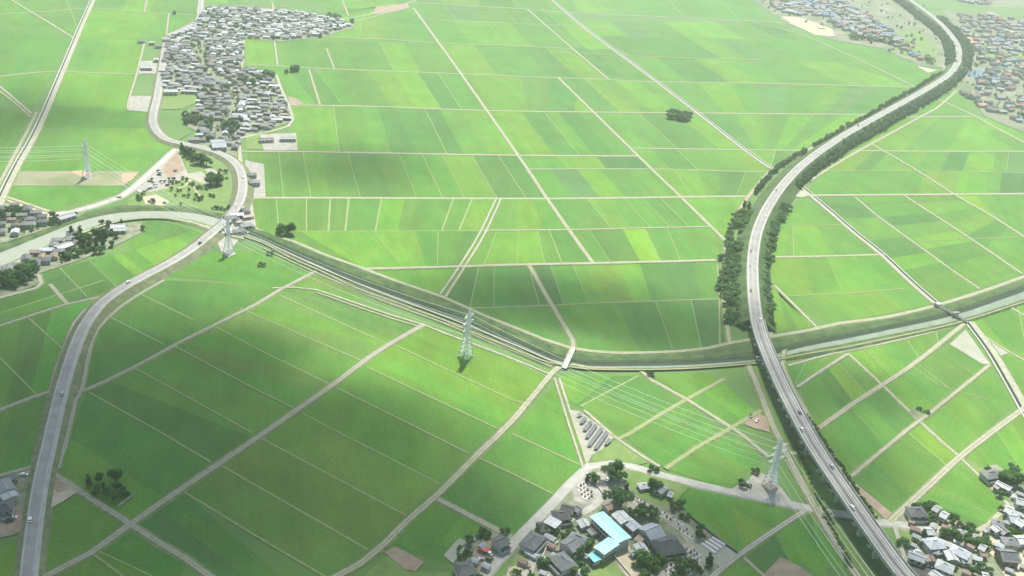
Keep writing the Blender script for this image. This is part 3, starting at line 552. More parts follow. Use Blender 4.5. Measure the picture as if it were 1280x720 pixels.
# frontage lanes
T([(912, 429), (908, 400), (905, 370), (904, 340), (908, 308), (916, 280), (928, 256), (940, 240), (955, 222), (967, 211), (1000, 193), (1040, 170), (1080, 148), (1105, 135)], 3.4, 'gravel', v=2.4); T([(900, 430), (899, 370), (897, 330)], 1.2, 'verge2', v=.6)
T([(964, 419), (958, 390), (957, 355), (960, 322), (968, 290), (980, 262), (992, 243), (1004, 232), (1035, 211), (1062, 195), (1090, 179), (1118, 164), (1150, 146), (1172, 134), (1197, 112)], 3.8, 'gravel', v=1.2)
flat('gravel_lot', [(988, 244), (998, 235), (1013, 244), (1002, 247)], 'gravel', .62)
T([(1180, 88), (1181, 70), (1178, 55), (1165, 40), (1150, 28)], 3, 'conc'); T([(1174, 18), (1190, 32), (1207, 52), (1215, 68), (1222, 78)], 4, 'conc')
flat('grass_strip', [(985, 462), (975, 475), (1010, 545), (1050, 615), (1100, 690), (1130, 740), (1090, 740), (1050, 680), (1020, 620), (985, 550), (955, 480), (950, 462)], 'grass', .24)
flat('grass_strip', [(1000, 575), (1012, 575), (1038, 612), (1046, 636), (1025, 633), (1006, 600)], 'lawn', .28); flat('grass_strip', [(1032, 655), (1050, 655), (1085, 705), (1108, 730), (1090, 730), (1050, 685)], 'lawn', .28)

# ------------------------------------------------------------------ yards and bare plots under the villages
flat('village_ground', [(206, 50), (246, 28), (256, 8), (310, 8), (345, 12), (378, 15), (425, 25), (445, 30), (438, 36), (400, 47), (350, 52), (306, 48), (302, 84), (340, 92), (350, 112), (361, 134), (364, 152), (325, 166), (298, 172), (296, 196), (268, 186), (236, 178), (248, 165), (232, 158), (230, 140), (246, 134), (246, 118), (202, 114), (203, 90)], 'garden', .5)
flat('field_plot', [(206, 118), (250, 118), (246, 128), (228, 136), (200, 137)], 'lawn', .55); flat('field_plot', [(198, 141), (226, 148), (240, 166), (222, 176), (206, 172), (196, 158)], 'base', .5)
flat('yard', [(163, 120), (196, 120), (190, 140), (160, 138)], 'yard', .5); flat('yard', [(176, 76), (205, 76), (202, 92), (173, 92)], 'yard', .52)
flat('field_plot', [(306, 170), (330, 168), (330, 187), (308, 187)], 'lawn', .55); flat('yard', [(325, 168), (370, 166), (372, 188), (330, 188)], 'yard', .56); flat('yard', [(306, 200), (330, 205), (332, 246), (311, 246)], 'yard', .4)
flat('field_plot', [(345, 8), (352, 6), (360, 10)], 'lawn', .5)
flat('parking_lot', [(222, 188), (228, 200), (236, 220), (205, 236), (184, 241), (172, 240), (170, 236), (196, 214)], 'yard', .5); flat('dirt_lot', [(222, 188), (230, 212), (212, 222), (200, 214)], 'soil', .55)
flat('park_lawn', [(228, 195), (262, 186), (290, 200), (297, 222), (296, 250), (280, 268), (250, 262), (215, 258), (160, 258), (158, 250), (175, 240), (205, 236), (236, 222)], 'lawn', .45)
flat('park_sand', [(178, 246), (195, 243), (212, 252), (205, 257), (182, 255)], 'sand', .52); flat('park_sand', [(228, 218), (252, 214), (262, 226), (258, 232), (240, 224)], 'fallow', .52); flat('park_pond', [(252, 208), (268, 212), (280, 222), (272, 224), (258, 214)], 'fallow', .54)
for a in ([(206, 236), (222, 226), (230, 216), (240, 228), (246, 240), (252, 248)], [(222, 236), (232, 232), (236, 226)], [(228, 216), (238, 222), (252, 226)], [(182, 254), (205, 254), (222, 250), (250, 250), (268, 254)], [(210, 246), (222, 252)]): track(a, 1.6, 'sand', .35, .5, 'path', 'lawn')
flat('village_ground', [(-30, 258), (20, 252), (60, 270), (95, 268), (110, 263), (95, 274), (60, 285), (10, 302), (-30, 312)], 'garden', .48); flat('dirt_lot', [(5, 248), (30, 256), (60, 266), (90, 268), (60, 276), (30, 266)], 'sand', .5)
flat('village_ground', [(-30, 352), (-10, 342), (40, 318), (100, 292), (145, 280), (178, 277), (182, 288), (150, 304), (100, 325), (48, 342), (50, 355), (-10, 375), (-30, 375)], 'garden', .48)
flat('yard', [(268, 292), (300, 258), (312, 262), (318, 286), (300, 298), (284, 318), (276, 314)], 'yard', .5)
flat('yard', [(-20, 604), (44, 585), (40, 640), (28, 666), (-20, 676)], 'garden', .5); flat('yard', [(-12, 640), (25, 632), (30, 662), (-10, 672)], 'soil', .55); flat('sand_plot', [(64, 600), (75, 600), (98, 614), (80, 626), (62, 636), (66, 615)], 'sand', .55); flat('sand_plot', [(66, 598), (80, 602), (88, 612), (72, 616), (66, 610)], 'soil', .57)
flat('village_ground', [(560, 730), (584, 694), (578, 676), (604, 662), (622, 660), (645, 675), (620, 700), (598, 730)], 'garden', .48); flat('bare_field', [(480, 690), (494, 683), (530, 702), (520, 714), (508, 712)], 'soil', .5); flat('bare_field', [(554, 694), (574, 672), (582, 676), (580, 690), (566, 704)], 'fallow', .5)
flat('grass_strip', [(460, 715), (490, 690), (510, 714), (560, 715), (590, 735), (450, 735)], 'lawn', .4); flat('yard', [(590, 690), (612, 672), (628, 676), (618, 700), (600, 718)], 'soil', .53)
flat('village_ground', [(648, 676), (690, 632), (718, 604), (738, 588), (768, 582), (800, 590), (862, 607), (840, 630), (870, 650), (925, 690), (890, 730), (620, 735), (640, 700)], 'garden', .46)
flat('lawn', [(770, 586), (800, 590), (862, 608), (842, 630), (826, 632), (800, 622), (786, 608)], 'lawn', .52); flat('yard', [(742, 592), (762, 586), (782, 606), (776, 628), (756, 628)], 'yard', .53); flat('yard', [(786, 622), (802, 632), (812, 644), (796, 642), (784, 634)], 'yard', .54)
flat('yard', [(715, 606), (734, 594), (746, 624), (736, 632), (718, 626)], 'yard', .53); flat('playground', [(762, 690), (786, 682), (800, 712), (802, 730), (790, 730)], 'sand', .53); flat('lawn', [(742, 708), (760, 692), (788, 730), (735, 730)], 'lawn', .54); flat('lawn', [(650, 690), (660, 690), (664, 702), (650, 730), (625, 730)], 'lawn', .5); flat('sand_plot', [(636, 710), (652, 704), (656, 722), (630, 730)], 'sand', .55)
flat('cemetery_ground', [(795, 622), (812, 630), (860, 655), (886, 680), (876, 730), (820, 730), (836, 690), (862, 676), (820, 640)], 'fallow', .55)
for a in ([(806, 632), (830, 648), (850, 664), (864, 682), (845, 694), (825, 703)], [(864, 682), (872, 700), (876, 725)], [(782, 618), (795, 630), (806, 640)]): track(a, 1.8, 'sand', .4, .2, 'path', 'yard', wig=0)
flat('yard', [(876, 688), (895, 676), (922, 690), (905, 712), (888, 700)], 'fallow', .54)
flat('village_ground', [(912, 612), (935, 600), (945, 588), (962, 596), (976, 610), (995, 632), (950, 622)], 'yard', .46); flat('dirt_lot', [(948, 605), (962, 597), (974, 610), (960, 616)], 'soil', .5); flat('dirt_lot', [(930, 530), (942, 514), (960, 522), (962, 540), (945, 536)], 'soil', .5); flat('bare_field', [(950, 722), (976, 696), (1000, 708), (1030, 730), (955, 735)], 'soil', .5)
flat('solar_ground', [(712, 512), (725, 514), (768, 546), (752, 562), (740, 568), (736, 578), (733, 572)], 'fallow', .45); flat('lawn', [(740, 568), (758, 558), (770, 550), (810, 578), (795, 582), (742, 582)], 'lawn', .42)
flat('village_ground', [(1122, 646), (1140, 626), (1160, 632), (1215, 660), (1216, 668), (1230, 672), (1290, 668), (1290, 740), (1150, 740), (1115, 660)], 'garden', .46); flat('lawn', [(1145, 655), (1180, 652), (1186, 660), (1140, 658)], 'lawn', .52); flat('lawn', [(1120, 662), (1142, 664), (1144, 686), (1124, 684)], 'lawn', .52)
flat('village_ground', [(1228, 664), (1262, 622), (1232, 596), (1222, 585), (1245, 580), (1290, 610), (1290, 672), (1240, 670)], 'garden', .44); flat('lawn', [(1246, 646), (1290, 666), (1290, 668), (1256, 668)], 'lawn', .52); flat('dirt_lot', [(1232, 672), (1290, 676), (1290, 735), (1265, 725), (1248, 696)], 'sand', .5); flat('field_plot', [(1205, 573), (1215, 575), (1238, 590), (1224, 592)], 'lawn', .52)
flat('parking_lot', [(1120, 690), (1135, 685), (1190, 715), (1190, 735), (1148, 735)], 'asphd', .54); flat('garden', [(1136, 515), (1142, 510), (1160, 522), (1150, 527)], 'garden', .5)
flat('yard', [(470, 8), (510, 4), (512, 10), (488, 16), (466, 18)], 'soil', .5)
flat('dirt_lot', [(360, 120), (372, 124), (380, 130), (362, 131)], 'soil', .5)
# far town on the right: land, pond, clay
flat('town_ground', [(930, -8), (985, 30), (1040, 50), (1100, 60), (1150, 82), (1180, 84), (1180, 60), (1165, 38), (1148, 20), (1118, -8)], 'town', .6); flat('town_ground', [(1225, -30), (1160, -6), (1192, 30), (1212, 60), (1206, 92), (1196, 112), (1215, 120), (1230, 145), (1290, 170), (1420, 180), (1500, 60)], 'town', .6)
flat('bare_field', [(976, 20), (1002, 22), (1040, 36), (1044, 45), (1020, 44), (990, 30)], 'sand', .75); flat('clay_patch', [(1206, 48), (1222, 44), (1230, 56), (1220, 62), (1208, 58)], 'pink', .75); flat('pond', [(1206, 90), (1225, 87), (1244, 94), (1238, 102), (1222, 100)], 'pond', .75)
flat('meadow', [(1118, -10), (1150, -10), (1240, 10), (1225, 20), (1178, 12), (1160, 12)], 'base', .72); flat('meadow', [(1230, 8), (1330, 12), (1350, 40), (1290, 30), (1252, 20)], 'base', .74); flat('meadow', [(1100, 40), (1150, 38), (1172, 60), (1170, 78), (1130, 70)], 'lawn', .7); flat('meadow', [(1224, 62), (1290, 66), (1290, 74), (1230, 72)], 'lawn', .7); flat('bare_field', [(1145, 82), (1172, 88), (1160, 91)], 'sand', .75)
for k in range(60):
    r_ = random.Random(k); x, y = (r_.uniform(950, 1150), r_.uniform(-2, 74)) if k < 28 else (r_.uniform(1215, 1290), r_.uniform(20, 160))
    if k < 28 and y > 8 + (x - 940) * .33: continue
    if k >= 28 and y > 105 + (x - 1205) * .75: continue
    w = r_.uniform(5, 14); h = r_.uniform(.8, 2.6); flat('field_plot', [(x, y), (x + w, y + h * .4), (x + w + r_.uniform(0, 4), y + h * 1.4), (x + 1, y + h)], r_.choice(['lawn', 'sand', 'yard', 'fallow', 'soil', 'base']), .8 + .01 * k)

# ------------------------------------------------------------------ trees
def crown_mesh(kind, seed, leaves, size):
    """unit tree about 1 m tall (scaled later): many small leaf clumps spread through an uneven crown"""
    r = random.Random(seed); mb = MB()
    if kind == 'round': lobes = [(r.gauss(0, .17), r.gauss(0, .17), r.uniform(.38, .8), r.uniform(.15, .27)) for _ in range(9)]
    elif kind == 'tall': lobes = [(r.gauss(0, .05), r.gauss(0, .05), .22 + .085 * k, .19 * (1 - k / 10.5) + .03) for k in range(9)]
    else: lobes = [(r.gauss(0, .3), r.gauss(0, .3), r.uniform(.2, .7), r.uniform(.2, .33)) for _ in range(7)]
    for i in range(leaves):
        x, y, z, q = r.choice(lobes); d = Vector((r.gauss(0, 1), r.gauss(0, 1), r.gauss(0, 1))).normalized(); rr = q * r.uniform(.55, 1.08)
        c = Vector((x, y, z)) + Vector((d.x, d.y, d.z * .85)) * rr
        if c.z < .06: continue
        nrm = (d + Vector((r.gauss(0, .5), r.gauss(0, .5), r.gauss(0, .5) + .25))).normalized(); u = nrm.orthogonal().normalized(); u.rotate(Matrix.Rotation(r.uniform(0, 6.28), 3, nrm)); v = nrm.cross(u); s = size * r.uniform(.6, 1.35)
        mb.face([c + u * s, c + v * s * .8 + nrm * s * .25, c - u * s, c - v * s * .8 - nrm * s * .1], 0)
    return mb
def trunk_mb(kind, seed):
    r = random.Random(seed); mb = MB(); mb.bar((0, 0, 0), (0, 0, .5), .035, 6, 0, .018)
    for k in range(4): a = k * 1.6 + r.random(); mb.bar((0, 0, .25 + .06 * k), (.18 * cos(a), .18 * sin(a), .5 + .07 * k), .014, 4, 0, .006)
    return mb
CR = {}; TK = trunk_mb('round', 3).mesh('trunk', M['bark'])
for key, kind, seed, n, s, m in (('a', 'round', 1, 620, .062, 'leaf'), ('b', 'round', 2, 620, .06, 'leaf'), ('c', 'round', 3, 560, .064, 'leaf'), ('t', 'tall', 4, 480, .05, 'leafg'), ('u', 'tall', 5, 480, .05, 'leafg'), ('s', 'bush', 6, 420, .085, 'leaf'), ('y', 'round', 7, 560, .065, 'leafb'), ('z', 'bush', 8, 420, .085, 'leafb'), ('A', 'round', 11, 2600, .034, 'leaf'), ('B', 'round', 12, 2600, .034, 'leaf')):
    CR[key] = crown_mesh(kind, seed, n, s).mesh('crown', M[m])
def tree(x, y, h, kind='a', label=None, cat='tree', group=None, name='tree', wide=1.0, z=0, parts=True, base=None):
    p = base if base is not None else g(x, y, z); rz = random.uniform(0, 6.28); sc = (h * wide, h * wide, h)
    if parts:
        t = empty(name, p, rz); t.scale = sc; link('crown', CR[kind], t); link('trunk', TK, t)
    else:
        t = link(name, CR[kind], None, p, rz, sc)
    return tag(t, label, cat, group)
def row(pts, step, jitr, hs, kinds, label, group, name='tree', cat='tree', wide=1.0, zf=None, rows=((0,),), parts=True, out=None):
    P = smooth_line([g(x, y) for x, y in pts], 2.0); acc = 0; N = normals(P); k = 0
    for i in range(len(P) - 1):
        acc += (P[i + 1] - P[i]).length
        if acc < step: continue
        acc -= step
        for off in rows:
            o = off[0] + random.uniform(-jitr, jitr); q = P[i] + N[i] * o + Vector((random.uniform(-jitr, jitr), random.uniform(-jitr, jitr), 0)); q.z = zf(o) if zf else .05
            h = random.uniform(*hs)
            if out is not None: out.append((q, h)); continue
            tree(0, 0, h, random.choice(kinds), label, cat, group, name, wide * random.uniform(.85, 1.2), base=q, parts=parts)
LW = 'dark green tree in the belt along the left side of the expressway'; GW = 'trees along the left side of the expressway'
LE = 'dark green tree in the belt along the right side of the expressway'; GE = 'trees along the right side of the expressway'
row([(921, 412), (917, 395), (914, 370), (914, 340), (918, 312), (925, 288), (934, 266)], 7.5, 2.2, (3.5, 7.5), 'abcabsz', LW, GW, wide=1.8, rows=((-4.5,), (3.5,)))
row([(925, 405), (924, 380), (923, 340), (926, 312), (930, 300)], 9, 2.5, (3, 6.5), 'abcszz', LW, GW, wide=1.5, rows=((1,),))
row([(934, 262), (941, 247)], 5, 1.5, (7, 10), 'abt', LW, GW, rows=((-3,), (2,)))
row([(958, 410), (952, 388), (950, 365), (952, 335), (957, 308), (966, 281), (977, 260)], 7.5, 1.6, (3.5, 7.2), 'abcabsz', LE, GE, wide=1.65, rows=((-4.5,), (0,), (4.5,)))
row([(977, 260), (984, 248)], 5, 1.4, (5, 8), 'abc', LE, GE, rows=((0,), (4,)))
belt = []
row([(943, 244), (956, 228), (970, 213), (990, 199), (1010, 188)], 6, 1.2, (4, 7), 'a', None, None, out=belt); row([(992, 236), (1010, 219), (1032, 202)], 6, 1.3, (5.5, 8), 'a', None, None, rows=((-4,), (0,), (4,)), out=belt)
row([(1015, 185), (1040, 171), (1080, 149), (1110, 131), (1140, 114), (1160, 102), (1178, 92)], 6, 1.4, (4.5, 7.5), 'a', None, None, out=belt)
row([(1032, 202), (1060, 183), (1100, 160), (1140, 137), (1172, 118), (1192, 102), (1203, 90)], 6.5, 1.6, (6, 9), 'a', None, None, rows=((-7,), (-1,), (5,)), out=belt)
row([(1206, 86), (1208, 70), (1204, 54), (1190, 38), (1174, 24)], 7, 2, (6, 10), 'a', None, None, rows=((-6,), (0,), (6,)), out=belt)
row([(1188, 84), (1188, 68), (1182, 54), (1170, 40), (1150, 24), (1128, 6), (1100, -8)], 7, 2, (6, 10), 'a', None, None, rows=((-6,), (0,), (6,)), out=belt)
def stuff_trees(name, L, mats, seed, n=90):
    """a far belt that reads as one mass"""
    r = random.Random(seed); mb = MB()
    for q, h in L:
        for _ in range(n):
            d = Vector((r.gauss(0, 1), r.gauss(0, 1), r.gauss(0, 1))).normalized(); c = q + Vector((d.x * h * .42, d.y * h * .42, h * (.52 + d.z * .45))) * 1.0
            nrm = (d + Vector((r.gauss(0, .4), r.gauss(0, .4), .3))).normalized(); u = nrm.orthogonal().normalized(); v = nrm.cross(u); s = h * .13 * r.uniform(.6, 1.3)
            mb.face([c + u * s, c + v * s, c - u * s, c - v * s], r.randrange(len(mats)))
    tag(mb.build(name, mats), kind='stuff')
stuff_trees('tree_belt', belt, [M['leaf'], M['leafg']], 3)
# compound and village trees near the camera
for x, y, h, k, lab in (
    (764, 596, 12, 'A', 'big round dark tree on the road bend at the head of the temple lane'), (773, 602, 9, 'b', 'round tree right behind the big dark tree at the road bend'), (742, 603, 7, 'c', 'small round tree at the upper end of the lane parking area'), (734, 602, 6, 't', 'narrow dark tree at the tip of the small grave plot beside the lane'),
    (775, 634, 14, 'B', 'big round dark tree standing behind the turquoise roofed school'), (782, 616, 7, 't', 'slim dark tree between the two big round trees above the school'), (757, 620, 4, 's', 'little brownish shrub at the corner of the lane yard'),
    (798, 648, 8, 'a', 'left tree of the clump behind the grey temple hall'), (806, 646, 9, 'A', 'middle tree of the clump behind the grey temple hall'), (814, 651, 8, 'c', 'right tree of the clump behind the grey temple hall'), (790, 649, 6, 'b', 'small tree beside the pale metal roofed wing'),
    (818, 614, 9, 'B', 'round dark tree hiding the left end of the white roofed shed'), (842, 636, 5, 's', 'low dark bush at the upper corner of the cemetery'), (850, 633, 5, 'a', 'small tree on the field edge above the cemetery'), (856, 648, 4.5, 's', 'flat dark bush on the field edge right of the cemetery'), (874, 672, 7.5, 'A', 'single round dark tree between the cemetery and the soil beds'),
    (851, 716, 8, 'a', 'left dark tree inside the lower cemetery'), (869, 716, 7.5, 'b', 'right dark tree inside the lower cemetery'), (886, 708, 9, 't', 'tall dark tree at the right edge of the cemetery'), (797, 702, 9, 'a', 'dark tree at the right edge of the sandy playground'), (808, 708, 8, 'c', 'dark tree next to the bright yellow green tree'), (818, 712, 8, 'y', 'bright yellow green tree left of the cemetery path'), (827, 706, 7, 'y', 'smaller bright green tree close to the cemetery path'), (801, 692, 5, 'b', 'small tree at the corner of the pale green roofed annex'),
    (673, 668, 5, 'b', 'small tree in the garden on the inside of the lane curve'), (684, 664, 5.5, 'a', 'dark tree above the grey tiled house in the lane curve'), (693, 668, 5, 'c', 'round garden tree between lane and grey tiled roofs'), (731, 689, 7, 'a', 'dark tree in the court between house and school wing'), (724, 694, 7, 'b', 'lower dark tree in the court beside the school wing'), (736, 684, 6, 'c', 'dark tree against the turquoise school wing'),
    (676, 709, 7, 'a', 'dark round tree at the lane side by the lower house'), (688, 704, 5, 'b', 'small dark tree at the left wall of the lower grey house'), (716, 718, 6, 'y', 'pale green garden tree at the bottom edge below the grey house'), (728, 720, 6, 'c', 'dull green garden tree at the bottom edge by the school lawn'), (588, 681, 6, 'a', 'dark tree behind the red container'), (604, 671, 5, 's', 'dark bush at the field corner by the white fronted house'), (579, 718, 5, 's', 'dark bush at the bottom beside the soil field'), (632, 668, 4, 's', 'dark hedge bush at the upper corner of the roadside house'),
    (1262, 606, 11, 'A', 'largest tree of the dark grove on the right edge'), (1254, 602, 9, 'B', 'left tree of the dark grove on the right edge'), (1271, 610, 10, 'a', 'right tree of the dark grove on the right edge'), (1266, 598, 9, 'b', 'rear tree of the dark grove on the right edge'), (1250, 622, 5, 'c', 'small tree by the lane under the dark grove'),
    (1186, 672, 7, 'a', 'dark tree between the pale roofed farmhouses on the road'), (1194, 676, 7, 'b', 'dark tree in the middle of the lower right hamlet'), (1178, 670, 6, 'c', 'dark tree right of the pale porch roof in the lower hamlet'), (1153, 672, 6, 't', 'tall dark hedge tree at the left drive of the hamlet'), (1153, 682, 6, 'u', 'second tall hedge tree along the left drive of the hamlet'), (1209, 672, 6, 'A', 'single round tree on the lane corner of the hamlet'), (1219, 684, 8, 'B', 'round dark tree beside the brown shed'), (1208, 682, 5, 'c', 'low tree behind the central pale farmhouse'), (1192, 654, 6, 'a', 'tree beside the second pale house on the field edge'), (1199, 661, 6, 'b', 'tree in front of the long grey brown shed'), (1215, 664, 5, 's', 'bush at the field corner by the hamlet crossroads'), (1235, 682, 5, 's', 'bush on the sandy lane bend'), (1127, 680, 5, 's', 'bush at the drive under the viaduct'), (1144, 682, 4, 's', 'low bush on the lawn beside the hedge trees'), (1260, 672, 4.5, 's', 'bush in front of the grey tiled houses at right'), (1222, 712, 6, 'c', 'garden tree in the rough ground at the bottom right'), (1212, 718, 6, 'a', 'dark garden tree at the bottom right edge'), (1234, 716, 5, 'b', 'small garden tree near the sandy lane at bottom right'), (1141, 636, 4.5, 'c', 'tree left of the grey hipped roof house'), (1158, 648, 4.5, 'a', 'tree right of the grey hipped roof house'), (1252, 640, 4.5, 'b', 'bush at the field edge by the white roofs'),
    (945, 592, 4, 's', 'dark bush left of the pylon yard'), (930, 608, 5, 's', 'dark bush on the road side of the pylon yard'), (816, 590, 4.5, 's', 'low dark bush at the junction above the white shed'), (814, 470, 4, 's', 'low dark bush on the channel bank path'), (1158, 517, 3, 's', 'dark shrub in the small plot between the field lanes'), (1148, 512, 3, 's', 'small shrub at the upper end of the lane plot'), (327, 333, 4, 's', 'dark shrub on the bank below the road bridge yard'), (338, 318, 4, 's', 'dark shrub beside the tiny roadside plot on the bank'),
    (360, 293, 12, 'A', 'big lone round tree at the field corner by the river bend'), (352, 293, 7, 's', 'low bush beside the lone round tree at the river bend')):
    tree(x, y, h, k, lab, 'tree' if h > 4.6 and k != 's' else 'shrub', None, 'tree' if h > 4.6 and k != 's' else 'shrub', 1.15)
for i, (x, y, h) in enumerate(((112, 608, 8), (125, 604, 6), (145, 602, 8), (134, 619, 6), (141, 627, 6), (153, 620, 6), (122, 617, 6), (147, 613, 5), (130, 612, 5), (158, 621, 4))): tree(x, y, h, 'tacbaABctc'[i], 'dark tree in the small grove standing alone in the near left paddies', 'tree', 'trees of the small grove in the near paddies', wide=1.05 if i not in (0, 8) else 1)
for i in range(16): tree(836 + (i % 8) * 3.3 + random.uniform(-1, 1), 143 + (i // 8) * 5 + (i % 8) * .5 + random.uniform(-1, 1), random.uniform(6, 8.5), random.choice('abc'), 'dark tree of the lone grove in the far middle fields', 'tree', 'trees of the lone far grove', wide=1.7)
for x, y, h in ((228, 191, 11), (232, 196, 11), (237, 198, 12), (242, 201, 12), (247, 204, 12), (252, 206, 12), (258, 207, 12), (262, 231, 10), (267, 233, 11), (272, 233, 10), (277, 231, 10), (274, 225, 9), (264, 225, 9)): tree(x, y, h, random.choice('abct'), 'dark tree in the wooded edge of the riverside park', 'tree', 'big trees of the riverside park', wide=1.15)
for x, y in [(218, 226), (214, 230), (222, 229), (228, 232), (224, 240), (230, 246), (235, 247), (240, 232), (247, 236), (252, 237), (246, 246), (243, 251), (249, 251), (253, 250), (228, 224), (233, 227), (180, 243), (176, 247), (173, 249), (175, 251), (190, 254), (205, 255), (262, 246), (266, 247), (270, 262), (275, 262), (281, 264), (285, 262), (288, 261), (265, 262), (226, 257), (276, 214), (282, 217), (283, 224), (209, 233), (214, 238), (220, 246), (212, 226), (258, 238), (237, 240)]:
    tree(x, y, random.uniform(2.5, 5), random.choice('ssac'), 'small clipped shrub scattered over the riverside park lawn', 'shrub', 'shrubs of the riverside park', 'shrub', parts=False)
for x, y, h in [(-4, 362, 10), (3, 358, 10), (9, 356, 9), (16, 354, 10), (23, 352, 9), (30, 350, 10), (36, 346, 11), (41, 343, 10), (40, 338, 9), (5, 350, 8), (14, 346, 7), (-6, 352, 9), (20, 360, 7), (34, 355, 7)]: tree(x, y, h, random.choice('abc'), 'dark tree in the thick clump at the left edge below the river', 'tree', 'trees of the clump at the left edge', wide=1.15)
for x, y, h in [(90, 296, 10), (101, 296, 10), (100, 303, 9), (106, 306, 8), (112, 312, 8), (120, 299, 11), (121, 308, 9), (131, 301, 11), (130, 310, 8), (126, 316, 7), (118, 318, 7), (104, 314, 7), (96, 320, 8), (88, 324, 7), (80, 324, 7), (113, 303, 7), (139, 308, 6), (136, 284, 6), (128, 281, 5), (152, 280, 5), (178, 288, 5), (146, 298, 6)]: tree(x, y, h, random.choice('abctu'), 'tree in the loose wood beside the riverside hamlet', 'tree', 'trees of the riverside hamlet wood', wide=1.1)
for x, y, h in [(4, 274, 8), (10, 269, 8), (16, 268, 7), (22, 266, 7), (28, 266, 6), (66, 272, 6), (70, 276, 6), (74, 282, 5), (36, 271, 5)]: tree(x, y, h, random.choice('abc'), 'tree among the roofs of the hamlet north of the river at the left edge', 'tree', 'trees of the hamlet north of the river')
stuff_trees('village_trees', [(g(x, y), h) for x, y, h in [(232, 148, 9), (236, 151, 9), (240, 153, 9), (233, 155, 8), (246, 152, 8), (250, 150, 7), (258, 158, 8), (263, 155, 9), (262, 163, 8), (283, 160, 9), (288, 158, 9), (294, 160, 9), (290, 165, 8), (300, 104, 9), (308, 105, 9), (316, 106, 9), (324, 102, 9), (292, 107, 8), (284, 112, 8), (276, 114, 7), (266, 116, 7), (256, 116, 7), (333, 96, 10), (340, 97, 9), (366, 90, 9), (371, 89, 9), (358, 92, 6), (357, 145, 7), (247, 120, 5), (262, 22, 8), (266, 25, 8), (272, 22, 8), (296, 38, 9), (304, 40, 9), (290, 42, 8), (412, 22, 9), (419, 24, 10), (423, 25, 9), (414, 36, 7), (422, 37, 7), (440, 29, 8), (400, 47, 6), (218, 18, 6)]], [M['leaf'], M['leafg']], 12, 110)
r_ = random.Random(21)
for i in range(46):
    t = i / 46; x = 1004 + 86 * t; y = 520 + 130 * t; tree(x + r_.uniform(-1.5, 2) + 4, y + r_.uniform(-1, 1), r_.uniform(1.6, 2.8), r_.choice('ss'), 'small dark shrub on the verge along the right side of the viaduct', 'shrub', 'shrubs along the viaduct verge', 'shrub', parts=False)
for i in range(26):
    t = i / 26; tree(986 + 74 * t + r_.uniform(-1, 1) + 4, 548 + 165 * t, r_.uniform(1.6, 3), r_.choice('sz'), 'shrub in the overgrown ditch beside the lane left of the viaduct', 'shrub', 'shrubs in the ditch left of the viaduct', 'shrub', parts=False, wide=1.3)

# ------------------------------------------------------------------ houses
def roof_shape(mb, w, d, z, hr, kind, ov=.7, mi=0, th=.22):
    """roof centred on the origin, ridge along x"""
    a, b = w / 2 + ov, d / 2 + ov; e = [Vector((-a, -b, z)), Vector((a, -b, z)), Vector((a, b, z)), Vector((-a, b, z))]
    ins = 0 if kind == 'gable' else min(a * .75, b * .9) if kind == 'hip' else b * .45
    R_ = [Vector((-a + ins, 0, z + hr)), Vector((a - ins, 0, z + hr))]; up = Vector((0, 0, th))
    if kind == 'flat':
        mb.box(-a, a, -b, b, z, z + .4, mi); return
    for lo in (False, True):
        o = up if not lo else Vector((0, 0, 0)); E4 = [p + o for p in e]; R2 = [p + o for p in R_]
        F_ = [[E4[0], E4[1], R2[1], R2[0]], [E4[2], E4[3], R2[0], R2[1]], [E4[1], E4[2], R2[1]], [E4[3], E4[0], R2[0]]]
        for i, f in enumerate(F_):
            if kind == 'gable' and i > 1: continue
            mb.face(f if not lo else f[::-1], mi)
    for i in range(4):
        j = (i + 1) % 4
        if kind == 'gable' and i in (1, 3):
            rr = R_[1] if i == 1 else R_[0]
            for p, q in ((e[i], rr), (rr, e[j])): mb.face([p, q, q + up, p + up], mi)
        else: mb.face([e[i], e[j], e[j] + up, e[i] + up], mi)
def wall_shape(mb, w, d, h, hr, kind, mi=0):
    a, b = w / 2, d / 2; mb.box(-a, a, -b, b, 0, h, mi)
    if kind == 'gable':
        for s in (-1, 1):
            k = hr * b / (b + .7); f = [Vector((s * a, -b, h + .002)), Vector((s * a, b, h + .002)), Vector((s * a, 0, h + k))]; mb.face(f if s > 0 else f[::-1], mi)
RM = {'g': 'roofg', 'd': 'roofd', 'l': 'roofl', 'b': 'roofb', 's': 'roofs', 't': 'turq', 'T': 'turq2'}
CN = {'g': 'grey', 'd': 'dark', 'l': 'pale', 'b': 'brown', 's': 'silver'}
